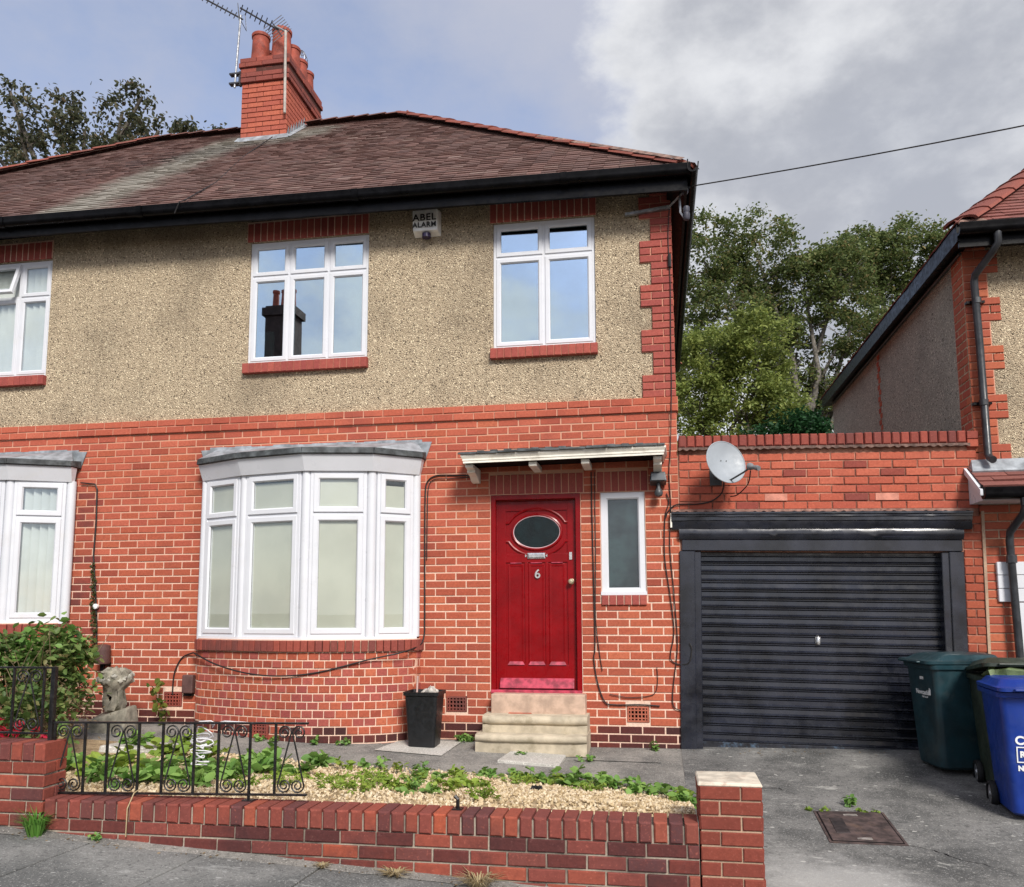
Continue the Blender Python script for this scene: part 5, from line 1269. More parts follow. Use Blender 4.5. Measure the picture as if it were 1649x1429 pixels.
weeds([(-4.3, -2.6), (-4.05, -2.3), (-3.85, -2.55), (-3.7, -2.2), (-4.5, -2.1), (-3.95, -1.8), (-4.35, -1.6), (-3.55, -2.6), (-3.3, -2.5), (-3.25, -2.15), (-3.5, -1.75), (-3.05, -2.0), (-4.7, -2.6), (-2.95, -1.6), (-4.55, -1.15), (-4.8, -1.4), (-4.15, -2.9), (-3.75, -2.95), (-3.35, -2.9)],
      'lush pale green weed behind the black scroll railing, %s from left', 'lush weeds behind the railing', lambda: (U(.15, .24), U(.12, .24), 56, M_LWEED if rng.random() < .7 else M_LYEL, U(.08, .12), .75))
for k, (x, y, r_, h) in enumerate([(-2.06, -.06, .10, .10), (-1.93, -.05, .07, .09)]): weed(x, y, G(x, y), r_, h, 44, M_LWEED, ['small green weed beside the black bin, left of the steps', 'small green weed at the left end of the stone steps'][k], 'weeds beside the steps', .045)
weed(-.09, -.12, G(-.09, -.12), .06, .12, 30, M_LWEED, 'small weed against the dark plinth left of the garage door post', None, .045)
for k, (x, y) in enumerate([(-4.0, -.62), (-3.86, -.63), (-3.4, -.60), (-3.1, -.55)]): weed(x, y, G(x, y), .08, .09, 30, M_LWEED, 'small weed at the foot of the curved bay brickwork, %s from left' % ORD[k], 'weeds at the foot of the bay', .045)
weed(-.68, -.62, G(-.68, -.62), .09, .08, 40, M_LWEED, 'green weed at the right end of the lowest stone step', None, .04)
weed(-1.34, -.60, G(-1.34, -.60) + .02, .09, .04, 40, M_LWEED, 'tiny weed on the pale slab in front of the steps', None, .03)
weed(1.41, -1.72, G(1.41, -1.72), .07, .12, 34, M_LWEED, 'small bright weed growing from the concrete behind the drain cover', None, .045)
for k, (x, y) in enumerate([(1.10, -1.86), (1.22, -1.83), (1.50, -1.80), (1.62, -1.80)]): weed(x, y, G(x, y), .06, .03, 34, M_LYEL, 'mossy weed on the far rim of the drain cover, %s from left' % ORD[k], 'mossy weeds round the drain cover', .022)
def grass(x, y, z, r_, h, n, mat, label, name='grass_tuft'):
    mb = MB()
    for k in range(n):
        a = rng.uniform(0, 2 * PI); q = r_ * rng.random() * .4; bx, by = q * math.cos(a), q * math.sin(a); l_ = h * rng.uniform(.6, 1.1); w = .0035; o_ = r_ * rng.uniform(.5, 1.1)
        p = [(bx, by, 0), (bx + o_ * .35 * math.cos(a), by + o_ * .35 * math.sin(a), l_ * .65), (bx + o_ * math.cos(a), by + o_ * math.sin(a), l_ * rng.uniform(.6, 1))]
        nx_, ny_ = -math.sin(a) * w, math.cos(a) * w
        mb.add([(p[0][0] - nx_, p[0][1] - ny_, 0), (p[0][0] + nx_, p[0][1] + ny_, 0), (p[1][0] + nx_, p[1][1] + ny_, p[1][2]), (p[1][0] - nx_, p[1][1] - ny_, p[1][2]), p[2]], [(0, 1, 2, 3), (3, 2, 4)])
    me = bpy.data.meshes.new(name); me.from_pydata(mb.v, [], mb.f); me.materials.append(mat)
    return tag(link(name, me, None, (x, y, z)), label, 'grass')
grass(-3.93, -3.80, G(-3.93, -3.8), .13, .19, 150, leafmat('tuft_green', (.10, .26, .04), (.2, .4, .08)), 'bright green feathery tuft at the foot of the wall by the railing post')
weed(-3.52, -3.79, G(-3.52, -3.79), .035, .09, 26, M_LWEED, 'tiny green sprig at the foot of the low garden wall', None, .03)
grass(-1.55, -3.80, G(-1.55, -3.8), .12, .05, 90, M_STRAW, 'dry straw-coloured grass at the foot of the garden wall')
grass(-1.05, -3.81, G(-1.05, -3.81), .16, .09, 110, bpy.data.materials['straw'], 'dry straw-coloured grass near the right end of the garden wall')
grass(-2.0, -3.80, G(-2.0, -3.8), .06, .035, 40, M_STRAW, 'small dry grass clump at a paving joint')
grass(-4.35, -3.80, G(-4.35, -3.8), .14, .05, 70, M_LDRY, 'dead brown leaves and stalks at the foot of the left-hand wall')
# straw hanging over the wall
tag(obj('straw_stalk', MB().tube([(-3.33, -3.58, .22), (-3.325, -3.70, .20), (-3.32, -3.77, .12), (-3.318, -3.775, .02), (-3.322, -3.77, -.05)], .004, 5), M_STRAW), 'pale dry stalk hanging over the front of the low brick wall', 'stalk')

# shrub behind the left railings
sh = thing('garden_shrub', (-5.7, -1.6, .1), 'tangled green shrub with dry twigs and red flowers behind the left railing', 'shrub')
lob = [(-6.2, -1.6, .75, .75, .6, .42), (-5.75, -1.5, .85, .35, .4, .36), (-5.62, -1.4, .75, .22, .4, .40), (-5.62, -1.5, .45, .2, .45, .35), (-5.5, -2.4, .55, .45, .45, .38), (-6.9, -1.8, .8, .8, .6, .45), (-5.05, -2.5, .38, .2, .3, .2)]
link('foliage', leaf_mesh('foliage', lobe_points(lob, 150, 60, .09), .075, M_LSHRUB, .7, .62), sh, kind='stuff')
link('light_foliage', leaf_mesh('light_foliage', lobe_points([(-6.15, -1.75, .98, .5, .4, .16), (-5.75, -1.5, 1.04, .22, .3, .12), (-5.6, -1.45, .9, .15, .3, .14)], 46, 40, .08), .085, M_LWEED, .9, .7), sh, kind='stuff')
link('dry_foliage', leaf_mesh('dry_foliage', lobe_points([(-5.5, -1.6, .5, .2, .35, .3), (-5.7, -1.7, .85, .25, .3, .2), (-5.3, -2.0, .35, .25, .4, .2)], 46, 40, .07), .04, M_LDRY, .3, .3), sh, kind='stuff')
for k in range(16):
    a = NR.uniform(0, 1); x, y, z = rng.choice([(-4.95, -2.6), (-5.05, -2.7), (-4.9, -2.45), (-5.3, -2.5)]) + (0,); z = rng.uniform(.25, .52); x += rng.uniform(-.12, .12)
    link('flower', leaf_mesh('flower', NR.normal(size=(16, 3)) * .012 + np.array([x, y - .1, z]), .055, M_FLOWER, 0, .4, 1.5), sh)
mb = MB()
for k in range(60):
    x, y = rng.uniform(-6.5, -5.45), rng.uniform(-2.4, -1.2); h = rng.uniform(.6, 1.25)
    mb.tube([(x, y, .05), (x + rng.uniform(-.15, .15), y + rng.uniform(-.1, .1), h * .6), (x + rng.uniform(-.3, .3), y + rng.uniform(-.2, .2), h)], [.008, .005, .002], 5, False)
link('twigs', mb.mesh('twigs', M_LDRY), sh, kind='stuff')
# ivy-twined conduit on the wall
iv = thing('climbing_ivy', (-6.28, -.03, .9), 'thin ivy-twined cable climbing the wall right of the left-hand bay', 'climber')
obj('cable', MB().tube([(-6.62, -.03, 2.86), (-6.44, -.02, 2.84), (-6.41, -.02, 2.78), (-6.40, -.02, 2.4), (-6.41, -.02, 2.0), (-6.36, -.02, 1.6), (-6.32, -.02, 1.2), (-6.30, -.02, .8)], .009, 6), M_CABLE, iv)
P = [(-6.405 + (1.95 - z) * .09 + rng.gauss(0, .012), -.035 - abs(rng.gauss(0, .012)), z) for z in np.linspace(.95, 1.92, 150)]
link('foliage', leaf_mesh('foliage', P, .04, leafmat('ivy_leaf', (.05, .07, .02), (.13, .13, .05)), 0, .8), iv, kind='stuff')
obj('white_cap', MB(Matrix.Translation((-6.33, -.03, 1.42)) @ Matrix.Rotation(PI / 2, 4, 'X')).lathe([(.03, 0), (.03, .025), (.02, .03)], n=14, close=True), M_PRINT, iv, smooth=True)
iv2 = thing('climbing_ivy', (-5.42, -.2, .15), 'short ivy sprig with yellowing leaves right of the carved stone', 'climber')
P = [(-5.45 + rng.gauss(0, .025) + .06 * math.sin(z * 7), -.16 + rng.gauss(0, .03), z) for z in np.linspace(.15, .58, 40)]
link('foliage', leaf_mesh('foliage', P, .085, leafmat('yellowing_ivy', (.08, .15, .03), (.3, .3, .06), (.5, .4, .1)), .2, .8), iv2, kind='stuff')

# carved stone ornament
orn = thing('stone_ornament', (-5.66, -.6, .12), 'weathered carved stone capital on a sloping stone block beside the shrub', 'ornament')
def lumpy(mb, amp, seed):
    rr = np.random.default_rng(seed); mb.v = [tuple(np.array(v) + rr.normal(size=3) * amp) for v in mb.v]; return mb
obj('block', lumpy(MB().hexa([(-5.92, -.75, .06), (-5.44, -.75, .06), (-5.44, -.42, .06), (-5.92, -.42, .06)], [(-5.86, -.70, .24), (-5.45, -.68, .37), (-5.47, -.46, .38), (-5.86, -.46, .3)]), .004, 1), M_ORN, orn, bevel=.03, segs=3, smooth=50)
obj('carved_capital', lumpy(MB().lathe([(.10, .30), (.115, .36), (.105, .42), (.10, .50), (.12, .55), (.165, .59), (.17, .63), (.14, .67), (.15, .70), (.09, .73), (.001, .72)], (-5.66, -.58, .03), 28, True), .012, 2), M_ORN, orn, smooth=60)
mb = MB()
for k in range(18):
    a = 2 * PI * k / 18; mb.lathe([(.001, -.03), (.03, -.012), (.032, .012), (.001, .03)], (-5.66 + .15 * math.cos(a), -.58 + .15 * math.sin(a), .66 + rng.uniform(-.03, .05)), 8)
obj('carving', lumpy(mb, .006, 3), simple('pale_lichen_stone', (.46, .44, .38), .95, .25, 14, .6, 40), orn, smooth=60)
obj('fallen_stone', lumpy(MB().box(-5.05, -4.45, -1.65, -1.3, .05, .14), .012, 5), M_PALE, orn, bevel=.02, segs=2)
# ------------------------------------------------------------------ small things on the walls
t = thing('wall_lamp', (-6.16, -.03, .88), 'brown cylindrical wall lamp fixed low on the brickwork above the carved stone', 'lamp')
obj('shade', MB(Matrix.Translation((-6.16, -.11, .78))).lathe([(.075, 0), (.082, .02), (.078, .2), (.03, .215), (.001, .215)], n=18, close=True), M_BROWN, t, smooth=40)
obj('bracket', MB().box(-6.19, -6.13, -.10, .0, .75, .79).box(-6.18, -6.14, -.12, -.08, .70, .78), M_BLACK, t)
t = thing('junction_box', (-5.13, -.02, .46), 'small brown plastic cover on the wall at the left end of the curved bay', 'box')
obj('cover', MB().box(-5.205, -5.075, -.07, -.0, .46, .66), M_BROWN, t, bevel=.014, segs=2); obj('base', MB().box(-5.19, -5.09, -.05, 0, .43, .462), M_BLACK, t)
al = thing('alarm_box', (-2.45, -.06, 5.54), 'cream square burglar alarm box on the pebbledash between the upstairs windows', 'alarm')
obj('case', MB().hexa([(-2.60, -.10, 5.575), (-2.32, -.10, 5.575), (-2.30, .02, 5.545), (-2.61, .02, 5.545)], [(-2.605, -.115, 5.815), (-2.32, -.115, 5.815), (-2.30, .02, 5.835), (-2.615, .02, 5.835)]), M_ALARM, al, bevel=.012, segs=2)
obj('sounder', MB(Matrix.Translation((-2.455, -.055, 5.535))).lathe([(.05, -.025), (.05, .02), (.001, .02)], n=14, close=True), simple('purple_black_lens', (.03, .02, .06), .3), al, smooth=30)
for body, z, sz in (('ABEL', 5.718, .105), ('ALARM', 5.635, .08)):
    o = link('lettering', text_mesh('lettering', body, sz, M_INK, .0018, .002, 1.1), al, (-2.463, -.122 if z > 5.7 else -.1165, z)); o.scale = (1.08 if z > 5.7 else 1.0, 1, 1); o.rotation_euler = (math.radians(93.5), 0, 0)
sl = thing('security_light', (.05, -.05, 2.5), 'dark grey floodlight with motion sensor under the right end of the canopy', 'lamp')
obj('lamp_head', MB().hexa([(-.05, -.17, 2.66), (.125, -.17, 2.66), (.12, -.02, 2.63), (-.045, -.02, 2.63)], [(-.035, -.14, 2.76), (.11, -.14, 2.76), (.11, -.03, 2.77), (-.035, -.03, 2.77)]), M_DGREY, sl, bevel=.012, segs=2)
obj('lamp_glass', MB().box(-.03, .105, -.178, -.172, 2.668, 2.735), simple('lamp_lens', (.16, .17, .18), .2), sl)
obj('sensor', MB(Matrix.Translation((.04, -.10, 2.545))).lathe([(.001, -.045), (.034, -.03), (.045, 0), (.034, .03), (.02, .05), (.02, .10)], n=16), M_DGREY, sl, smooth=40)
obj('arm', MB().box(.015, .065, -.06, 0, 2.56, 2.66), M_BLACK, sl, bevel=.006)
# satellite dish
sdh = thing('satellite_dish', (.70, -.02, 2.72), 'oval grey-white satellite dish on the garage brickwork', 'dish')
nrm = Vector((.42, -.86, .28)).normalized(); MD = Matrix.Translation((.70, -.36, 2.80)) @ nrm.to_track_quat('Z', 'Y').to_matrix().to_4x4()
vs = []; R_ = 9; S_ = 36
for i in range(R_ + 1):
    for j in range(S_):
        a = 2 * PI * j / S_; r_ = i / R_; vs.append((.208 * r_ * math.cos(a), .225 * r_ * math.sin(a), .045 * r_ * r_ - .045))
fs = [(i * S_ + j, i * S_ + (j + 1) % S_, (i + 1) * S_ + (j + 1) % S_, (i + 1) * S_ + j) for i in range(R_) for j in range(S_)]
mb = MB(MD).add(vs, fs); mb.add([(x, y, z - .008) for x, y, z in vs], fs)
obj('reflector', mb, M_DISH, sdh, smooth=60)
obj('rim', MB(MD).tube([(.208 * math.cos(a), .225 * math.sin(a), -.003) for a in [2 * PI * k / 40 for k in range(41)]], .006, 6, False), M_DISH, sdh, smooth=True)
obj('bolts', MB(MD).lathe([(.006, 0), (.006, .006), (.001, .007)], (-.03, .03, -.043), 8).lathe([(.006, 0), (.006, .006), (.001, .007)], (.03, .03, -.043), 8), M_DGREY, sdh)
tip = Vector((.915, -.66, 2.69))
foot = MD @ Vector((.02, -.19, -.01))
obj('feed_arm', MB().tube([foot - Vector((.03, 0, .01)), foot, foot.lerp(tip, .6), tip - Vector((.02, 0, .005))], .009, 8), M_DGREY, sdh, smooth=True)
td = (Vector((.70, -.36, 2.80)) - tip).normalized()
obj('receiver', MB(Matrix.Translation(tip) @ td.to_track_quat('Z', 'Y').to_matrix().to_4x4()).lathe([(.022, -.09), (.026, -.06), (.02, -.03), (.02, .0), (.034, .02), (.036, .045), (.001, .05)], n=16, close=True), simple('grey_receiver', (.19, .20, .21), .5), sdh, smooth=40)
obj('mount', MB().tube([(.62, .0, 2.70), (.64, -.12, 2.72), (.68, -.30, 2.78)], .02, 8).box(.56, .68, -.012, 0, 2.62, 2.78), M_DGREY, sdh)
# TV aerials
def yagi(t, root, tipv, nel, elen, mat, ed, refl=None, rd=None):
    root, tipv = Vector(root), Vector(tipv); d = (tipv - root).normalized(); s_ = Vector(ed).normalized(); s_ = (s_ - d * s_.dot(d)).normalized(); u_ = s_.cross(d)
    obj('boom', MB().tube([root - d * .08, tipv], .013, 6), mat, t)
    for k in range(nel):
        p_ = root.lerp(tipv, (k + .7) / nel); l_ = elen * (1 - .35 * k / nel); obj('element', MB().tube([p_ - s_ * l_, p_ + s_ * l_], .008, 5), mat, t)
    if refl:
        rd = Vector(rd).normalized(); rs = Vector((-rd.z, 0, rd.x)); c0 = root - d * .05
        for k in range(7):
            p_ = c0 + rs * (k - 3) * refl; obj('reflector_rod', MB().tube([p_ - rd * .17, p_ + rd * .19], .0055, 5), M_ALU, t)
        obj('reflector_stay', MB().tube([c0 - rs * refl * 3.2, c0 + rs * refl * 3.2], .009, 5), mat, t)
M_AER = simple('dark_aerial_metal', (.06, .062, .07), .5, .2, 20, metal=.4)
ta = thing('tv_aerial', (-6.32, 2.6, 9.5), 'long television aerial on a thin mast left of the chimney stack', 'aerial')
obj('mast', MB().tube([(-6.33, 2.6, 9.50), (-6.27, 2.6, 10.72)], .016, 8), simple('galvanised_mast', (.30, .31, .33), .45, .2, 20, metal=.5), ta)
obj('mast_bracket', MB().box(-6.42, -6.25, 2.58, 2.66, 9.56, 9.585).box(-6.42, -6.25, 2.58, 2.66, 9.72, 9.745).box(-6.27, -6.24, 2.6, 2.66, 9.54, 9.77), M_AER, ta)
yagi(ta, (-6.30, 2.58, 10.68), (-7.42, 2.2, 11.25), 17, .055, M_AER, (.35, 0, .8))
mb = MB()
for s_ in (-1, 1): mb.tube([(-6.28, 2.58, 10.66), (-6.25, 2.58 + s_ * .12, 10.66 + .16), (-6.22, 2.58 + s_ * .12, 10.66 - .14), (-6.28, 2.58, 10.66)], .006, 5)
obj('corner_reflector', mb, M_AER, ta)
tb = thing('tv_aerial', (-5.50, 2.58, 9.05), 'short television aerial with rod reflector on a pale mast against the chimney', 'aerial')
obj('mast', MB().tube([(-5.475, 2.59, 8.98), (-5.49, 2.57, 10.33)], .022, 8), simple('pale_mast', (.42, .38, .34), .6, .15, 10), tb)
yagi(tb, (-5.68, 2.55, 10.40), (-6.12, 2.3, 10.60), 7, .08, M_AER, (.8, -.2, .55), .05, (.82, 0, .55))
obj('mast_arm', MB().tube([(-5.49, 2.57, 10.32), (-5.66, 2.55, 10.42)], .014, 6), M_ALU, tb)
# telephone wire and insulators
tk = thing('insulator_bracket', (.05, -.02, 5.6), 'galvanised steel bracket with two grey insulators under the right eaves corner', 'bracket')
obj('strap', MB().hexa([(-.245, -.045, 5.585), (.24, -.045, 5.625), (.24, -.005, 5.625), (-.245, -.005, 5.585)], [(-.245, -.045, 5.615), (.24, -.045, 5.665), (.24, -.005, 5.665), (-.245, -.005, 5.615)]), M_ALU, tk)
obj('arm', MB().tube([(.22, -.03, 5.645), (.30, -.12, 5.68), (.33, -.17, 5.69), (.335, -.18, 5.50), (.37, -.20, 5.43)], .012, 6).tube([(.30, -.12, 5.68), (.38, -.20, 5.72)], .012, 6), M_ALU, tk)
for (x, z) in ((.385, 5.70), (.395, 5.42)): obj('insulator', MB(Matrix.Translation((x, -.21, z))).lathe([(.025, -.02), (.036, 0), (.036, .05), (.028, .06), (.034, .08), (.034, .12), (.02, .13), (.001, .13)], n=14, close=True), simple('grey_insulator', (.055, .055, .075), .4), tk, smooth=35)
wp = []
for k in range(25):
    t_ = k / 24; wp.append((.385 + 13.6 * t_, -.21 - 3.75 * t_, 5.76 + .55 * t_ - .35 * 4 * t_ * (1 - t_)))
tag(obj('overhead_wire', MB().tube(wp, .0065, 6), M_CABLE), 'black telephone wire running from the eaves corner across the sky to the right', 'wire')
def cable(pts, label, r_=.006, mat=None, y=-.014, name='wall_cable'):
    P = [Vector((p[0], p[1] if len(p) > 2 else y, p[-1])) for p in pts]
    Q = [P[0]] + P + [P[-1]]; out = []
    for i in range(1, len(Q) - 2):
        for k in range(6):
            t = k / 6; a, b, c_, d = Q[i - 1], Q[i], Q[i + 1], Q[i + 2]
            out.append(.5 * ((2 * b) + (c_ - a) * t + (2 * a - 5 * b + 4 * c_ - d) * t * t + (3 * b - a - 3 * c_ + d) * t ** 3))
    out.append(P[-1])
    return tag(obj(name, MB().tube(out, r_, 6), mat or M_CABLE), label, 'cable')
cable([(-1.95, 2.80), (-2.2, 2.815), (-2.34, 2.81), (-2.43, 2.75), (-2.455, 2.6), (-2.455, 2.0), (-2.45, 1.3), (-2.455, -.02, 1.08), (-2.49, -.10, .99), (-2.60, -.36, .93), (-2.92, -.47, .86), (-3.4, -.57, .74), (-3.8, -.59, .70), (-4.2, -.53, .72), (-4.6, -.43, .80), (-4.95, -.25, .90), (-5.1, -.05, .90), (-5.25, .84), (-5.33, .68), (-5.345, .5), (-5.34, .44)], 'black cable from the canopy down the wall and sagging round the curved bay', .008)
cable([(-1.95, 2.785), (-2.2, 2.775), (-2.36, 2.77), (-2.42, 2.68), (-2.43, 2.4), (-2.432, 1.9)], 'second thin black cable beside the right edge of the bay window', .005)
cable([(-.655, 2.80), (-.65, 2.2), (-.645, 1.6), (-.64, 1.0), (-.655, .86), (-.62, .62), (-.55, .43), (-.45, .40), (-.2, .405), (.0, .395)], 'black cable hanging between front door and narrow window down to the air brick', .007)
cable([(-.62, 2.80), (-.62, 2.0), (-.63, 1.3), (-.60, .95), (-.57, .74)], 'thinner black cable right of the front door', .0045)
cable([(.12, 2.55), (.14, 2.45), (.10, 2.30), (.085, 1.9), (.13, 1.5), (.16, 1.15), (.12, .92), (.125, .85), (.2, .81), (.3, -.04, .83), (.33, -.04, .96), (.31, -.04, 1.02)], 'black cable looping beside the left post of the garage door', .006)
cable([(.25, 5.72), (.225, 5.62), (.205, 5.3), (.215, 4.8), (.205, 4.2), (.2, 3.7), (.19, -.04, 3.45), (.17, 3.0), (.15, 2.75), (.16, 2.4), (.14, 2.0), (.17, 1.5), (.19, 1.0), (.14, .6), (.13, .42), (.18, .36), (.27, .35)], 'thin black cable running down the right corner of the house', .0055)
cable([(.215, -.02, 5.12), (.215, -.022, 5.05), (.215, -.02, 4.98)], 'black cable splice sleeve on the corner brickwork upstairs', .02)
cable([(.68, -.30, 2.70), (.69, -.10, 2.60), (.66, -.02, 2.52), (.55, 2.45), (.4, 2.43), (.22, 2.43), (.13, 2.36), (.11, 2.3)], 'black cable from the satellite dish along the garage brickwork', .007)
cable([(.90, -.62, 2.66), (.89, -.45, 2.56), (.82, -.15, 2.50), (.76, -.02, 2.50)], 'short black cable drooping from the satellite dish receiver', .006)
cable([(-.02, .78), (-.015, .65), (-.04, .53), (-.12, .49), (-.3, .475), (-.42, .49), (-.5, .505)], 'thin cable looping above the air brick right of the steps', .004)

# ------------------------------------------------------------------ bins
def rrect(w, d, r_, n=5):
    out = []
    for cx, cy, a0 in ((w / 2 - r_, d / 2 - r_, 0), (-w / 2 + r_, d / 2 - r_, PI / 2), (-w / 2 + r_, -d / 2 + r_, PI), (w / 2 - r_, -d / 2 + r_, 1.5 * PI)):
        for k in range(n + 1): a = a0 + PI / 2 * k / n; out.append((cx + r_ * math.cos(a), cy + r_ * math.sin(a)))
    return out
def loft(sections, capb=True, capt=True):
    mb = MB(); k = len(sections[0]); vs = [p for s_ in sections for p in s_]
    fs = [(i * k + j, i * k + (j + 1) % k, (i + 1) * k + (j + 1) % k, (i + 1) * k + j) for i in range(len(sections) - 1) for j in range(k)]
    if capb: fs.append(tuple(range(k - 1, -1, -1)))
    if capt: fs.append(tuple((len(sections) - 1) * k + j for j in range(k)))
    return mb.add(vs, fs)
def bin_(loc, rz, mat, label, lidtilt=0.0):
    t = thing('wheelie_bin', loc, label, 'bin', 'wheelie bins beside the garage', local=True, rotz=rz)
    sec = lambda w, d, z, r_=.05, oy=0: [(x, y + oy, z) for x, y in rrect(w, d, r_)]
    body = obj('body', loft([sec(.42, .44, .03, .06), sec(.46, .49, .05, .06), sec(.475, .505, .14, .055), sec(.555, .60, .86, .05, .01), sec(.555, .60, .885, .05, .01), sec(.60, .655, .89, .05, .01), sec(.605, .66, .925, .05, .01), sec(.58, .64, .93, .05, .01)]), mat, t, smooth=35)
    ML = Matrix.Translation((0, .34, .935)) @ Matrix.Rotation(-lidtilt, 4, 'X') @ Matrix.Translation((0, -.34, -.935))
    lid = loft([[(x, y, z) for x, y, z in s_] for s_ in (sec(.61, .70, .935, .06, -.015), sec(.615, .70, .962, .06, -.015), sec(.56, .60, .972, .06, .01), sec(.50, .50, 1.01, .06, .03), sec(.40, .42, 1.02, .06, .04))]); lid.v = [tuple(ML @ Vector(v)) for v in lid.v]
    l_ = obj('lid', lid, mat, t, smooth=35)
    hd = MB(ML).box(-.2, .2, -.40, -.36, .942, .958); obj('lid_grip', hd, mat, l_, bevel=.008, segs=2)
    mb = MB(); mb.tube([(-.24, .33, .93), (-.24, .40, .94), (.24, .40, .94), (.24, .33, .93)], .016, 8); obj('handle', mb, mat, t, smooth=40)
    for sx in (-1, 1):
        wh = obj('wheel', MB(Matrix.Translation((sx * .265, .205, .10)) @ Matrix.Rotation(PI / 2, 4, 'Y')).lathe([(.075, -.022), (.096, -.022), (.1, -.012), (.1, .012), (.096, .022), (.075, .022)], n=24), M_RUBBER, t, smooth=40)
        obj('hub', MB(Matrix.Translation((sx * .265, .205, .10)) @ Matrix.Rotation(PI / 2, 4, 'Y')).lathe([(.078, -.012), (.03, -.016), (.025, -.024), (.001, -.024)], n=20).lathe([(.078, .012), (.03, .016), (.025, .024), (.001, .024)], n=20), M_ALU if mat is not M_TEAL else M_DGREY, wh, smooth=40)
    obj('axle', MB().tube([(-.26, .205, .10), (.26, .205, .10)], .012, 8), M_DGREY, t)
    obj('side_rib', MB().box(-.20, .20, -.285, -.262, .60, .612), mat, body) if False else None
    return t, body
def on_front(t, par, me, x, z, off=0.0):
    yf = -(.2525 + (z - .14) / .72 * .0375) - .003 - off
    o = link('lettering', me, t, (x, yf, z)); o.rotation_euler = (PI / 2 - math.atan(.0375 / .72) * -1, 0, 0); return o
GZ = lambda x, y: G(x, y)
tl, tbody = bin_((2.60, -.52, GZ(2.6, -.5) - .004), math.radians(-82), M_TEAL, 'dark teal wheelie bin with small white council print standing nearest the garage door')
on_front(tl, tbody, text_mesh('lettering', '0530', .034, M_PRINT, .002, .001), .03, .80)
on_front(tl, tbody, text_mesh('lettering', 'Newcastle', .060, M_PRINT, .001, .001), .02, .675)
on_front(tl, tbody, text_mesh('lettering', 'City Council', .022, M_PRINT, .0, .001), .06, .638)
obj('crest', MB(Matrix.Translation((.165, -.2885, .66))).prism([(-.02, 0), (.02, 0), (.02, .05), (.012, .05), (.012, .04), (.004, .04), (.004, .06), (-.006, .06), (-.006, .04), (-.02, .04)], 0, .002), M_PRINT, tl)
ol, obody = bin_((2.90, -1.06, GZ(2.90, -1.05) - .004), math.radians(-6), M_OLIVE, 'dark olive wheelie bin with green bag under its lid between the other bins', math.radians(7))
bb = loft([[(x * s_, y * s_ * .4 - .30, z) for x, y in rrect(.5, .4, .1)] for s_, z in ((.9, .90), (1.05, .925), (1.08, .955), (.98, .985), (.8, 1.0))])
rr = np.random.default_rng(5); bb.v = [tuple(np.array(v) + rr.normal(size=3) * .014) for v in bb.v]
obj('bag', bb, M_BAG, ol, smooth=25)
bl_, bbody = bin_((2.80, -1.62, GZ(2.80, -1.62) - .004), math.radians(-7), M_BLUE, 'blue recycling wheelie bin with white lettering at the right edge')
on_front(bl_, bbody, text_mesh('lettering', 'C', .085, M_PRINT, .003, .001), -.165, .575)
on_front(bl_, bbody, text_mesh('lettering', 'R', .06, M_PRINT, .003, .001), -.15, .475)
ob = obj('lettering_box', MB(Matrix.Translation((0, -.2745, .475)) @ Matrix.Rotation(math.atan(.0375 / .72), 4, 'X')).ring(-.19, .13, -.058, .058, [(0, 0), (0, -.002), (.008, -.002), (.008, 0)]), M_PRINT, bl_)
on_front(bl_, bbody, text_mesh('lettering', 'N', .05, M_PRINT, .003, .001), -.165, .375)
# black open bin by the bay
kb_ = thing('garden_bin', (-2.345, -.36, G(-2.3, -.36)), 'tapered black open plastic bin against the wall between bay and door steps', 'bin', local=True)
sec = lambda w, d, z, r_=.03: [(x, y, z) for x, y in rrect(w, d, r_)]
obj('tub', loft([sec(.27, .25, 0), sec(.275, .255, .02), sec(.335, .31, .50), sec(.365, .34, .505), sec(.37, .345, .54), sec(.345, .32, .54), sec(.325, .30, .48), sec(.29, .27, .34)], True, True), M_BPLAS, kb_, smooth=35)
obj('cane', MB().tube([(-.10, .02, .2), (-.105, .10, .68)], .010, 6), simple('pinkish_cane', (.5, .34, .3), .7), kb_)
obj('rubbish', lumpy(MB().lathe([(.11, .42), (.09, .52), (.05, .56), (.001, .57)], (.05, .02, 0), 14, True), .014, 9), simple('pale_rubbish', (.45, .42, .38), .8, .3, 20), kb_)
# drain cover
dc = thing('drain_cover', (1.38, -2.18, G(1.38, -2.18)), 'rusty rectangular iron drain cover set in the concrete drive', 'cover')
Q = [(1.12, -2.52), (1.64, -2.47), (1.645, -1.80), (1.13, -1.86)]
lz = lambda x, y, d=0: G(x, y) + d
obj('frame', MB().hexa([(x, y, lz(x, y, -.03)) for x, y in Q], [(x, y, lz(x, y, .006)) for x, y in Q]), M_RUST, dc)
ins = lambda k: [(1.383 + (x - 1.383) * k, -2.165 + (y + 2.165) * k) for x, y in Q]
obj('gap', MB().hexa([(x, y, lz(x, y, -.02)) for x, y in ins(.93)], [(x, y, lz(x, y, .0085)) for x, y in ins(.93)]), M_SOFF, dc)
obj('lid', MB().hexa([(x, y, lz(x, y, -.02)) for x, y in ins(.9)], [(x, y, lz(x, y, .012)) for x, y in ins(.9)]), M_RUST, dc, bevel=.003)
obj('name_plate', MB().hexa([(x, y, lz(x, y, .005)) for x, y in [(1.20, -2.34), (1.30, -2.33), (1.305, -2.02), (1.21, -2.03)]], [(x, y, lz(x, y, .016)) for x, y in [(1.20, -2.34), (1.30, -2.33), (1.305, -2.02), (1.21, -2.03)]]), simple('worn_plate', (.03, .022, .022), .7, .3, 20), dc, bevel=.003)
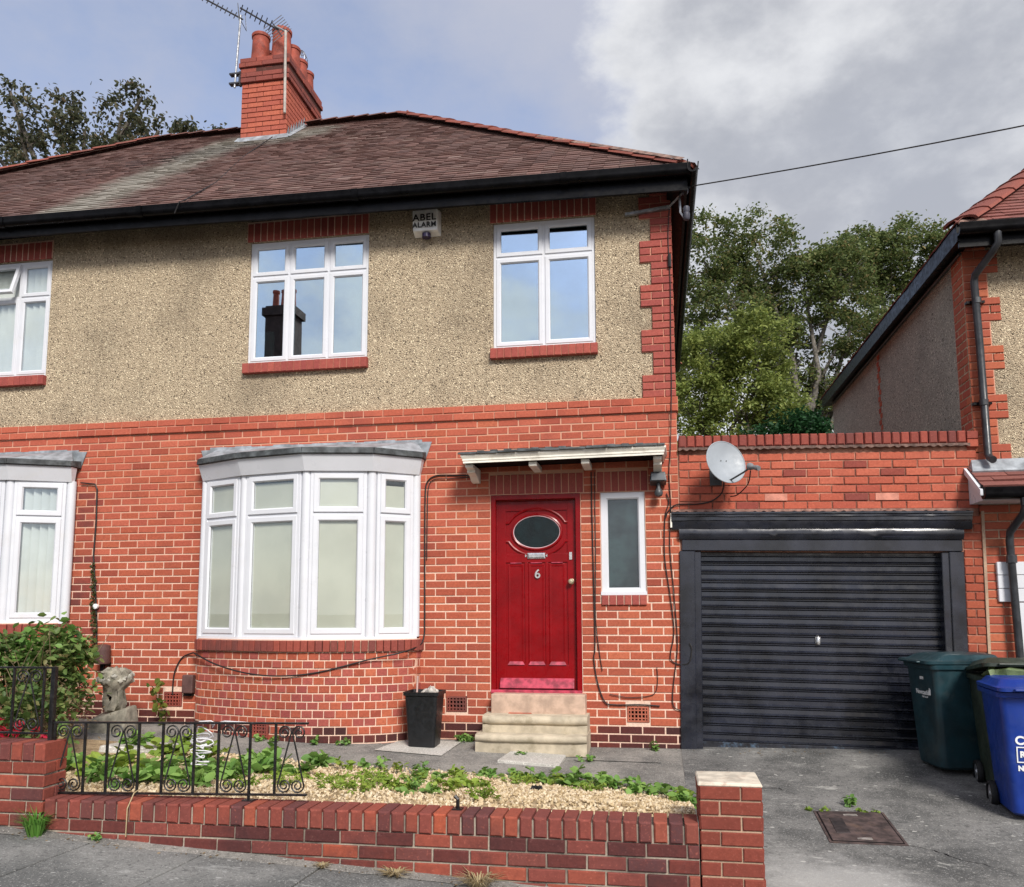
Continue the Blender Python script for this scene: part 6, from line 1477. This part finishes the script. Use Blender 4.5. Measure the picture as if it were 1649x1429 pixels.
for (x, y) in ((1.37, -2.42), (1.38, -1.93)): obj('lifting_eye', MB().hexa([(x - .05, y - .02, lz(x, y, .008)), (x + .05, y - .015, lz(x, y, .008)), (x + .05, y + .025, lz(x, y, .008)), (x - .05, y + .02, lz(x, y, .008))], [(x - .05, y - .02, lz(x, y, .0145)), (x + .05, y - .015, lz(x, y, .0145)), (x + .05, y + .025, lz(x, y, .0145)), (x - .05, y + .02, lz(x, y, .0145))]), simple('worn_bright_iron', (.30, .27, .25), .5, .3, 20), dc)
drive = bpy.data.objects['driveway']
for pts_ in ([(1.66, -2.47), (1.78, -2.52), (1.9, -2.66), (2.02, -2.70), (2.2, -2.86)], [(.62, -1.2), (.8, -1.32), (.95, -1.30), (1.1, -1.5)]):
    mb = MB(); P = []
    for (xa, ya), (xb, yb) in zip(pts_, pts_[1:]):
        for k in range(5): P.append((xa + (xb - xa) * k / 5 + rng.uniform(-.008, .008), ya + (yb - ya) * k / 5 + rng.uniform(-.008, .008)))
    vs = []
    for i, (x, y) in enumerate(P):
        w = .007 * (1 - i / len(P)) + .0025; vs += [(x - w, y + w * .6, G(x, y) + .004), (x + w, y - w * .6, G(x, y) + .004)]
    mb.add(vs, [(2 * i, 2 * i + 1, 2 * i + 3, 2 * i + 2) for i in range(len(P) - 1)])
    obj('crack', mb, M_SOFF, drive)
P = [(rng.uniform(-4.4, .2), -3.78 - abs(rng.gauss(0, .05))) for k in range(130)] + [(rng.uniform(-4, .15), rng.uniform(-3.4, -1.5)) for k in range(90)] + [(rng.uniform(.3, 2.2), -.05 - abs(rng.gauss(0, .08))) for k in range(40)]
o = link('leaf_litter', leaf_mesh('leaf_litter', [(x, y, (zg(x, y) + .012 if -3.5 < y < -1.4 and x < .2 else G(x, y) + .006)) for x, y in P], .022, M_LDRY, 2.5, .5), kind='stuff')
tag(o, 'scattered dry leaf scraps along the foot of the wall and on the gravel', 'leaf litter')
# tangle of white cable behind the railing
pts = []; x0, y0 = -2.93, -3.565
for k in range(80):
    a = k * .62; f = k / 79
    pts.append((x0 - .02 + .075 * math.cos(a) * (1 - .55 * f) + .03 * math.sin(k * .9), y0 + .02 * math.sin(a * 1.7), .60 - .24 * f + .05 * math.sin(a) * (1 - f)))
pts = [(x0 + .30, y0 + .01, .635), (x0 + .15, y0 - .02, .645), (x0 + .05, y0, .62)] + pts
tag(obj('cable_tangle', MB().tube(pts, .0042, 5), M_WCABLE), 'loose tangle of white cable hanging on the black scroll railing', 'cable')
mb = MB()
for k in range(7): mb.tube([(0, 0, 0), (.04 * math.cos(k), .04 * math.sin(k), .02)], [.02, .008], 6)
o = tag(obj('dark_lump', lumpy(mb, .006, 4), M_RUBBER), 'small dark scrap lying on the gravel below the steps', 'scrap'); o.location = (-.95, -2.15, zg(-.95, -2.15) + .01)

# ------------------------------------------------------------------ trees
def limb(mb, p, d, L, r_, depth, ends):
    p = Vector(p); pts = [p]; rads = [r_]; dd = Vector(d).normalized()
    for k in range(5):
        dd = (dd + Vector((rng.gauss(0, .12), rng.gauss(0, .12), rng.gauss(.04, .08)))).normalized(); pts.append(pts[-1] + dd * L / 5); rads.append(r_ * (1 - .13 * (k + 1)))
    mb.tube(pts, rads, 8, False)
    if depth == 0: ends.append(pts[-1]); return
    for k in range(3 if depth > 1 else 3):
        a = rng.uniform(0, 2 * PI); nd = (dd + Vector((math.cos(a), math.sin(a), rng.uniform(-.1, .5))) * .75).normalized()
        limb(mb, pts[rng.choice([3, 4, 5])], nd, L * rng.uniform(.6, .8), rads[4] * .62, depth - 1, ends)
def tree(name, base, label, lobes, trunk_h, r0, leafm, lsize, nclus, per, spread, bark, group=None, dirs=None, droop=0.1, up=.4):
    t = thing(name, base, label, 'tree', group)
    mb = MB(); ends = []; top = Vector(base) + Vector((0, 0, trunk_h))
    mb.tube([Vector(base), Vector(base) + Vector((.1, 0, trunk_h * .5)), top], [r0, r0 * .8, r0 * .65], 10)
    for l in lobes:
        c_ = Vector(l[:3]); d = c_ - top
        pts = [top - Vector((0, 0, trunk_h * .15 * rng.random())), top + d * .45 + Vector((rng.gauss(0, .25), rng.gauss(0, .25), .1)), c_]
        mb.tube([pts[0], pts[0].lerp(pts[1], .5) + Vector((rng.gauss(0, .1), 0, rng.gauss(0, .1))), pts[1], pts[1].lerp(pts[2], .5), pts[2]], [r0 * .45, r0 * .38, r0 * .3, r0 * .22, r0 * .15], 8)
        for k in range(4):
            a = rng.uniform(0, 2 * PI); limb(mb, pts[1].lerp(pts[2], rng.uniform(.2, 1)), (math.cos(a), math.sin(a), rng.uniform(.1, 1)), min(l[3], l[5]) * .7, r0 * .12, 1, ends)
    obj('trunk', mb, bark, t, smooth=60)
    P = lobe_points(lobes, nclus, per, spread)
    link('crown', leaf_mesh('crown', P, lsize, leafm, up, .5, droop), t, kind='stuff')
    return t
tree('tall_tree', (4.2, 16.5, -.2), 'tall olive-green tree with bare limbs showing, right of the house corner', [(1.6, 16.2, 11.9, 1.3, 1.3, 1.3), (3.2, 16.5, 12.1, 1.3, 1.3, 1.3), (2.2, 16.0, 10.0, 1.5, 1.4, 1.3), (4.6, 16.8, 11.0, 1.2, 1.3, 1.2), (5.6, 16.5, 11.3, 1.1, 1.2, 1.1), (3.6, 16.3, 9.6, .8, 1, .7), (5.8, 16.4, 9.6, 1.1, 1.1, .8), (1.2, 16.2, 8.2, 1.0, 1.0, 1.3), (5.9, 16.4, 7.6, .9, 1, .7), (4.9, 16.4, 8.3, .6, .8, .45), (4.7, 16.4, 7.0, .7, .8, .5), (5.3, 16.3, 8.9, .5, .6, .4), (4.2, 17.2, 8.0, 1.0, .8, .8), (5.1, 17.4, 7.4, 1.1, .8, .7), (4.4, 17.4, 9.2, .8, .7, .6)], 6.0, .26, M_LFAR, .115, 600, 84, .165, M_BARK2)
tree('tall_tree', (7.6, 19, -.2), 'dark rounded tree behind the neighbouring house roof', [(6.9, 19, 12.8, 1.3, 1.3, 1.0), (8.3, 19, 12.6, 1.5, 1.3, 1.3), (9.4, 19, 12.0, 1.2, 1.2, 1.2), (8.0, 19, 11.0, 1.8, 1.4, 1.2), (6.9, 19, 9.8, 1.1, 1.2, .9)], 8.5, .26, M_LFAR, .125, 300, 84, .18, M_WOOD)
tree('light_tree', (1.9, 11, -.1), 'bright green bushy tree rising behind the garage parapet', [(1.4, 11, 7.4, .85, .9, .75), (2.35, 11, 7.6, .8, .9, .85), (.9, 11, 6.2, .8, .9, .9), (2.1, 11, 6.2, 1.0, .9, .8), (2.9, 11, 5.9, .6, .8, .7), (1.5, 11, 4.8, 1.4, 1.0, .9), (2.75, 11, 7.0, .5, .6, .5)], 4.2, .16, M_LLIGHT, .095, 400, 84, .13, M_WOOD)
tree('dark_bush', (3.0, 9.2, -.1), 'dark green bush against the grey side wall behind the garage', [(2.5, 9.2, 4.6, .55, .5, .75), (3.1, 9.2, 4.7, .5, .5, .75)], 3.0, .10, M_LHEDGE, .11, 150, 60, .14, M_WOOD)
tree('tall_tree', (-15.9, 12, -.2), 'dark tree with drooping leaf clusters rising behind the left end of the roof', [(-18.6, 12, 16.2, .9, 1, .8), (-17.4, 12, 16.0, .8, 1, 1.0), (-16.3, 12, 15.5, .8, 1, .9), (-15.1, 12, 15.9, .7, 1, .8), (-13.9, 12, 15.2, .8, 1, .6), (-12.6, 12, 15.0, .7, .8, .45), (-14.5, 12, 16.3, .5, .6, .35), (-17.2, 12, 14.0, 1.5, 1.2, .9), (-19.4, 12, 15.2, 1.0, 1, 1.0), (-14.8, 12, 14.2, 1.3, 1.1, .7), (-18.9, 12, 17.0, .3, .3, .25)], 10.5, .30, M_LLEFT, .15, 215, 40, .14, M_WOOD, None, None, .9, .2)
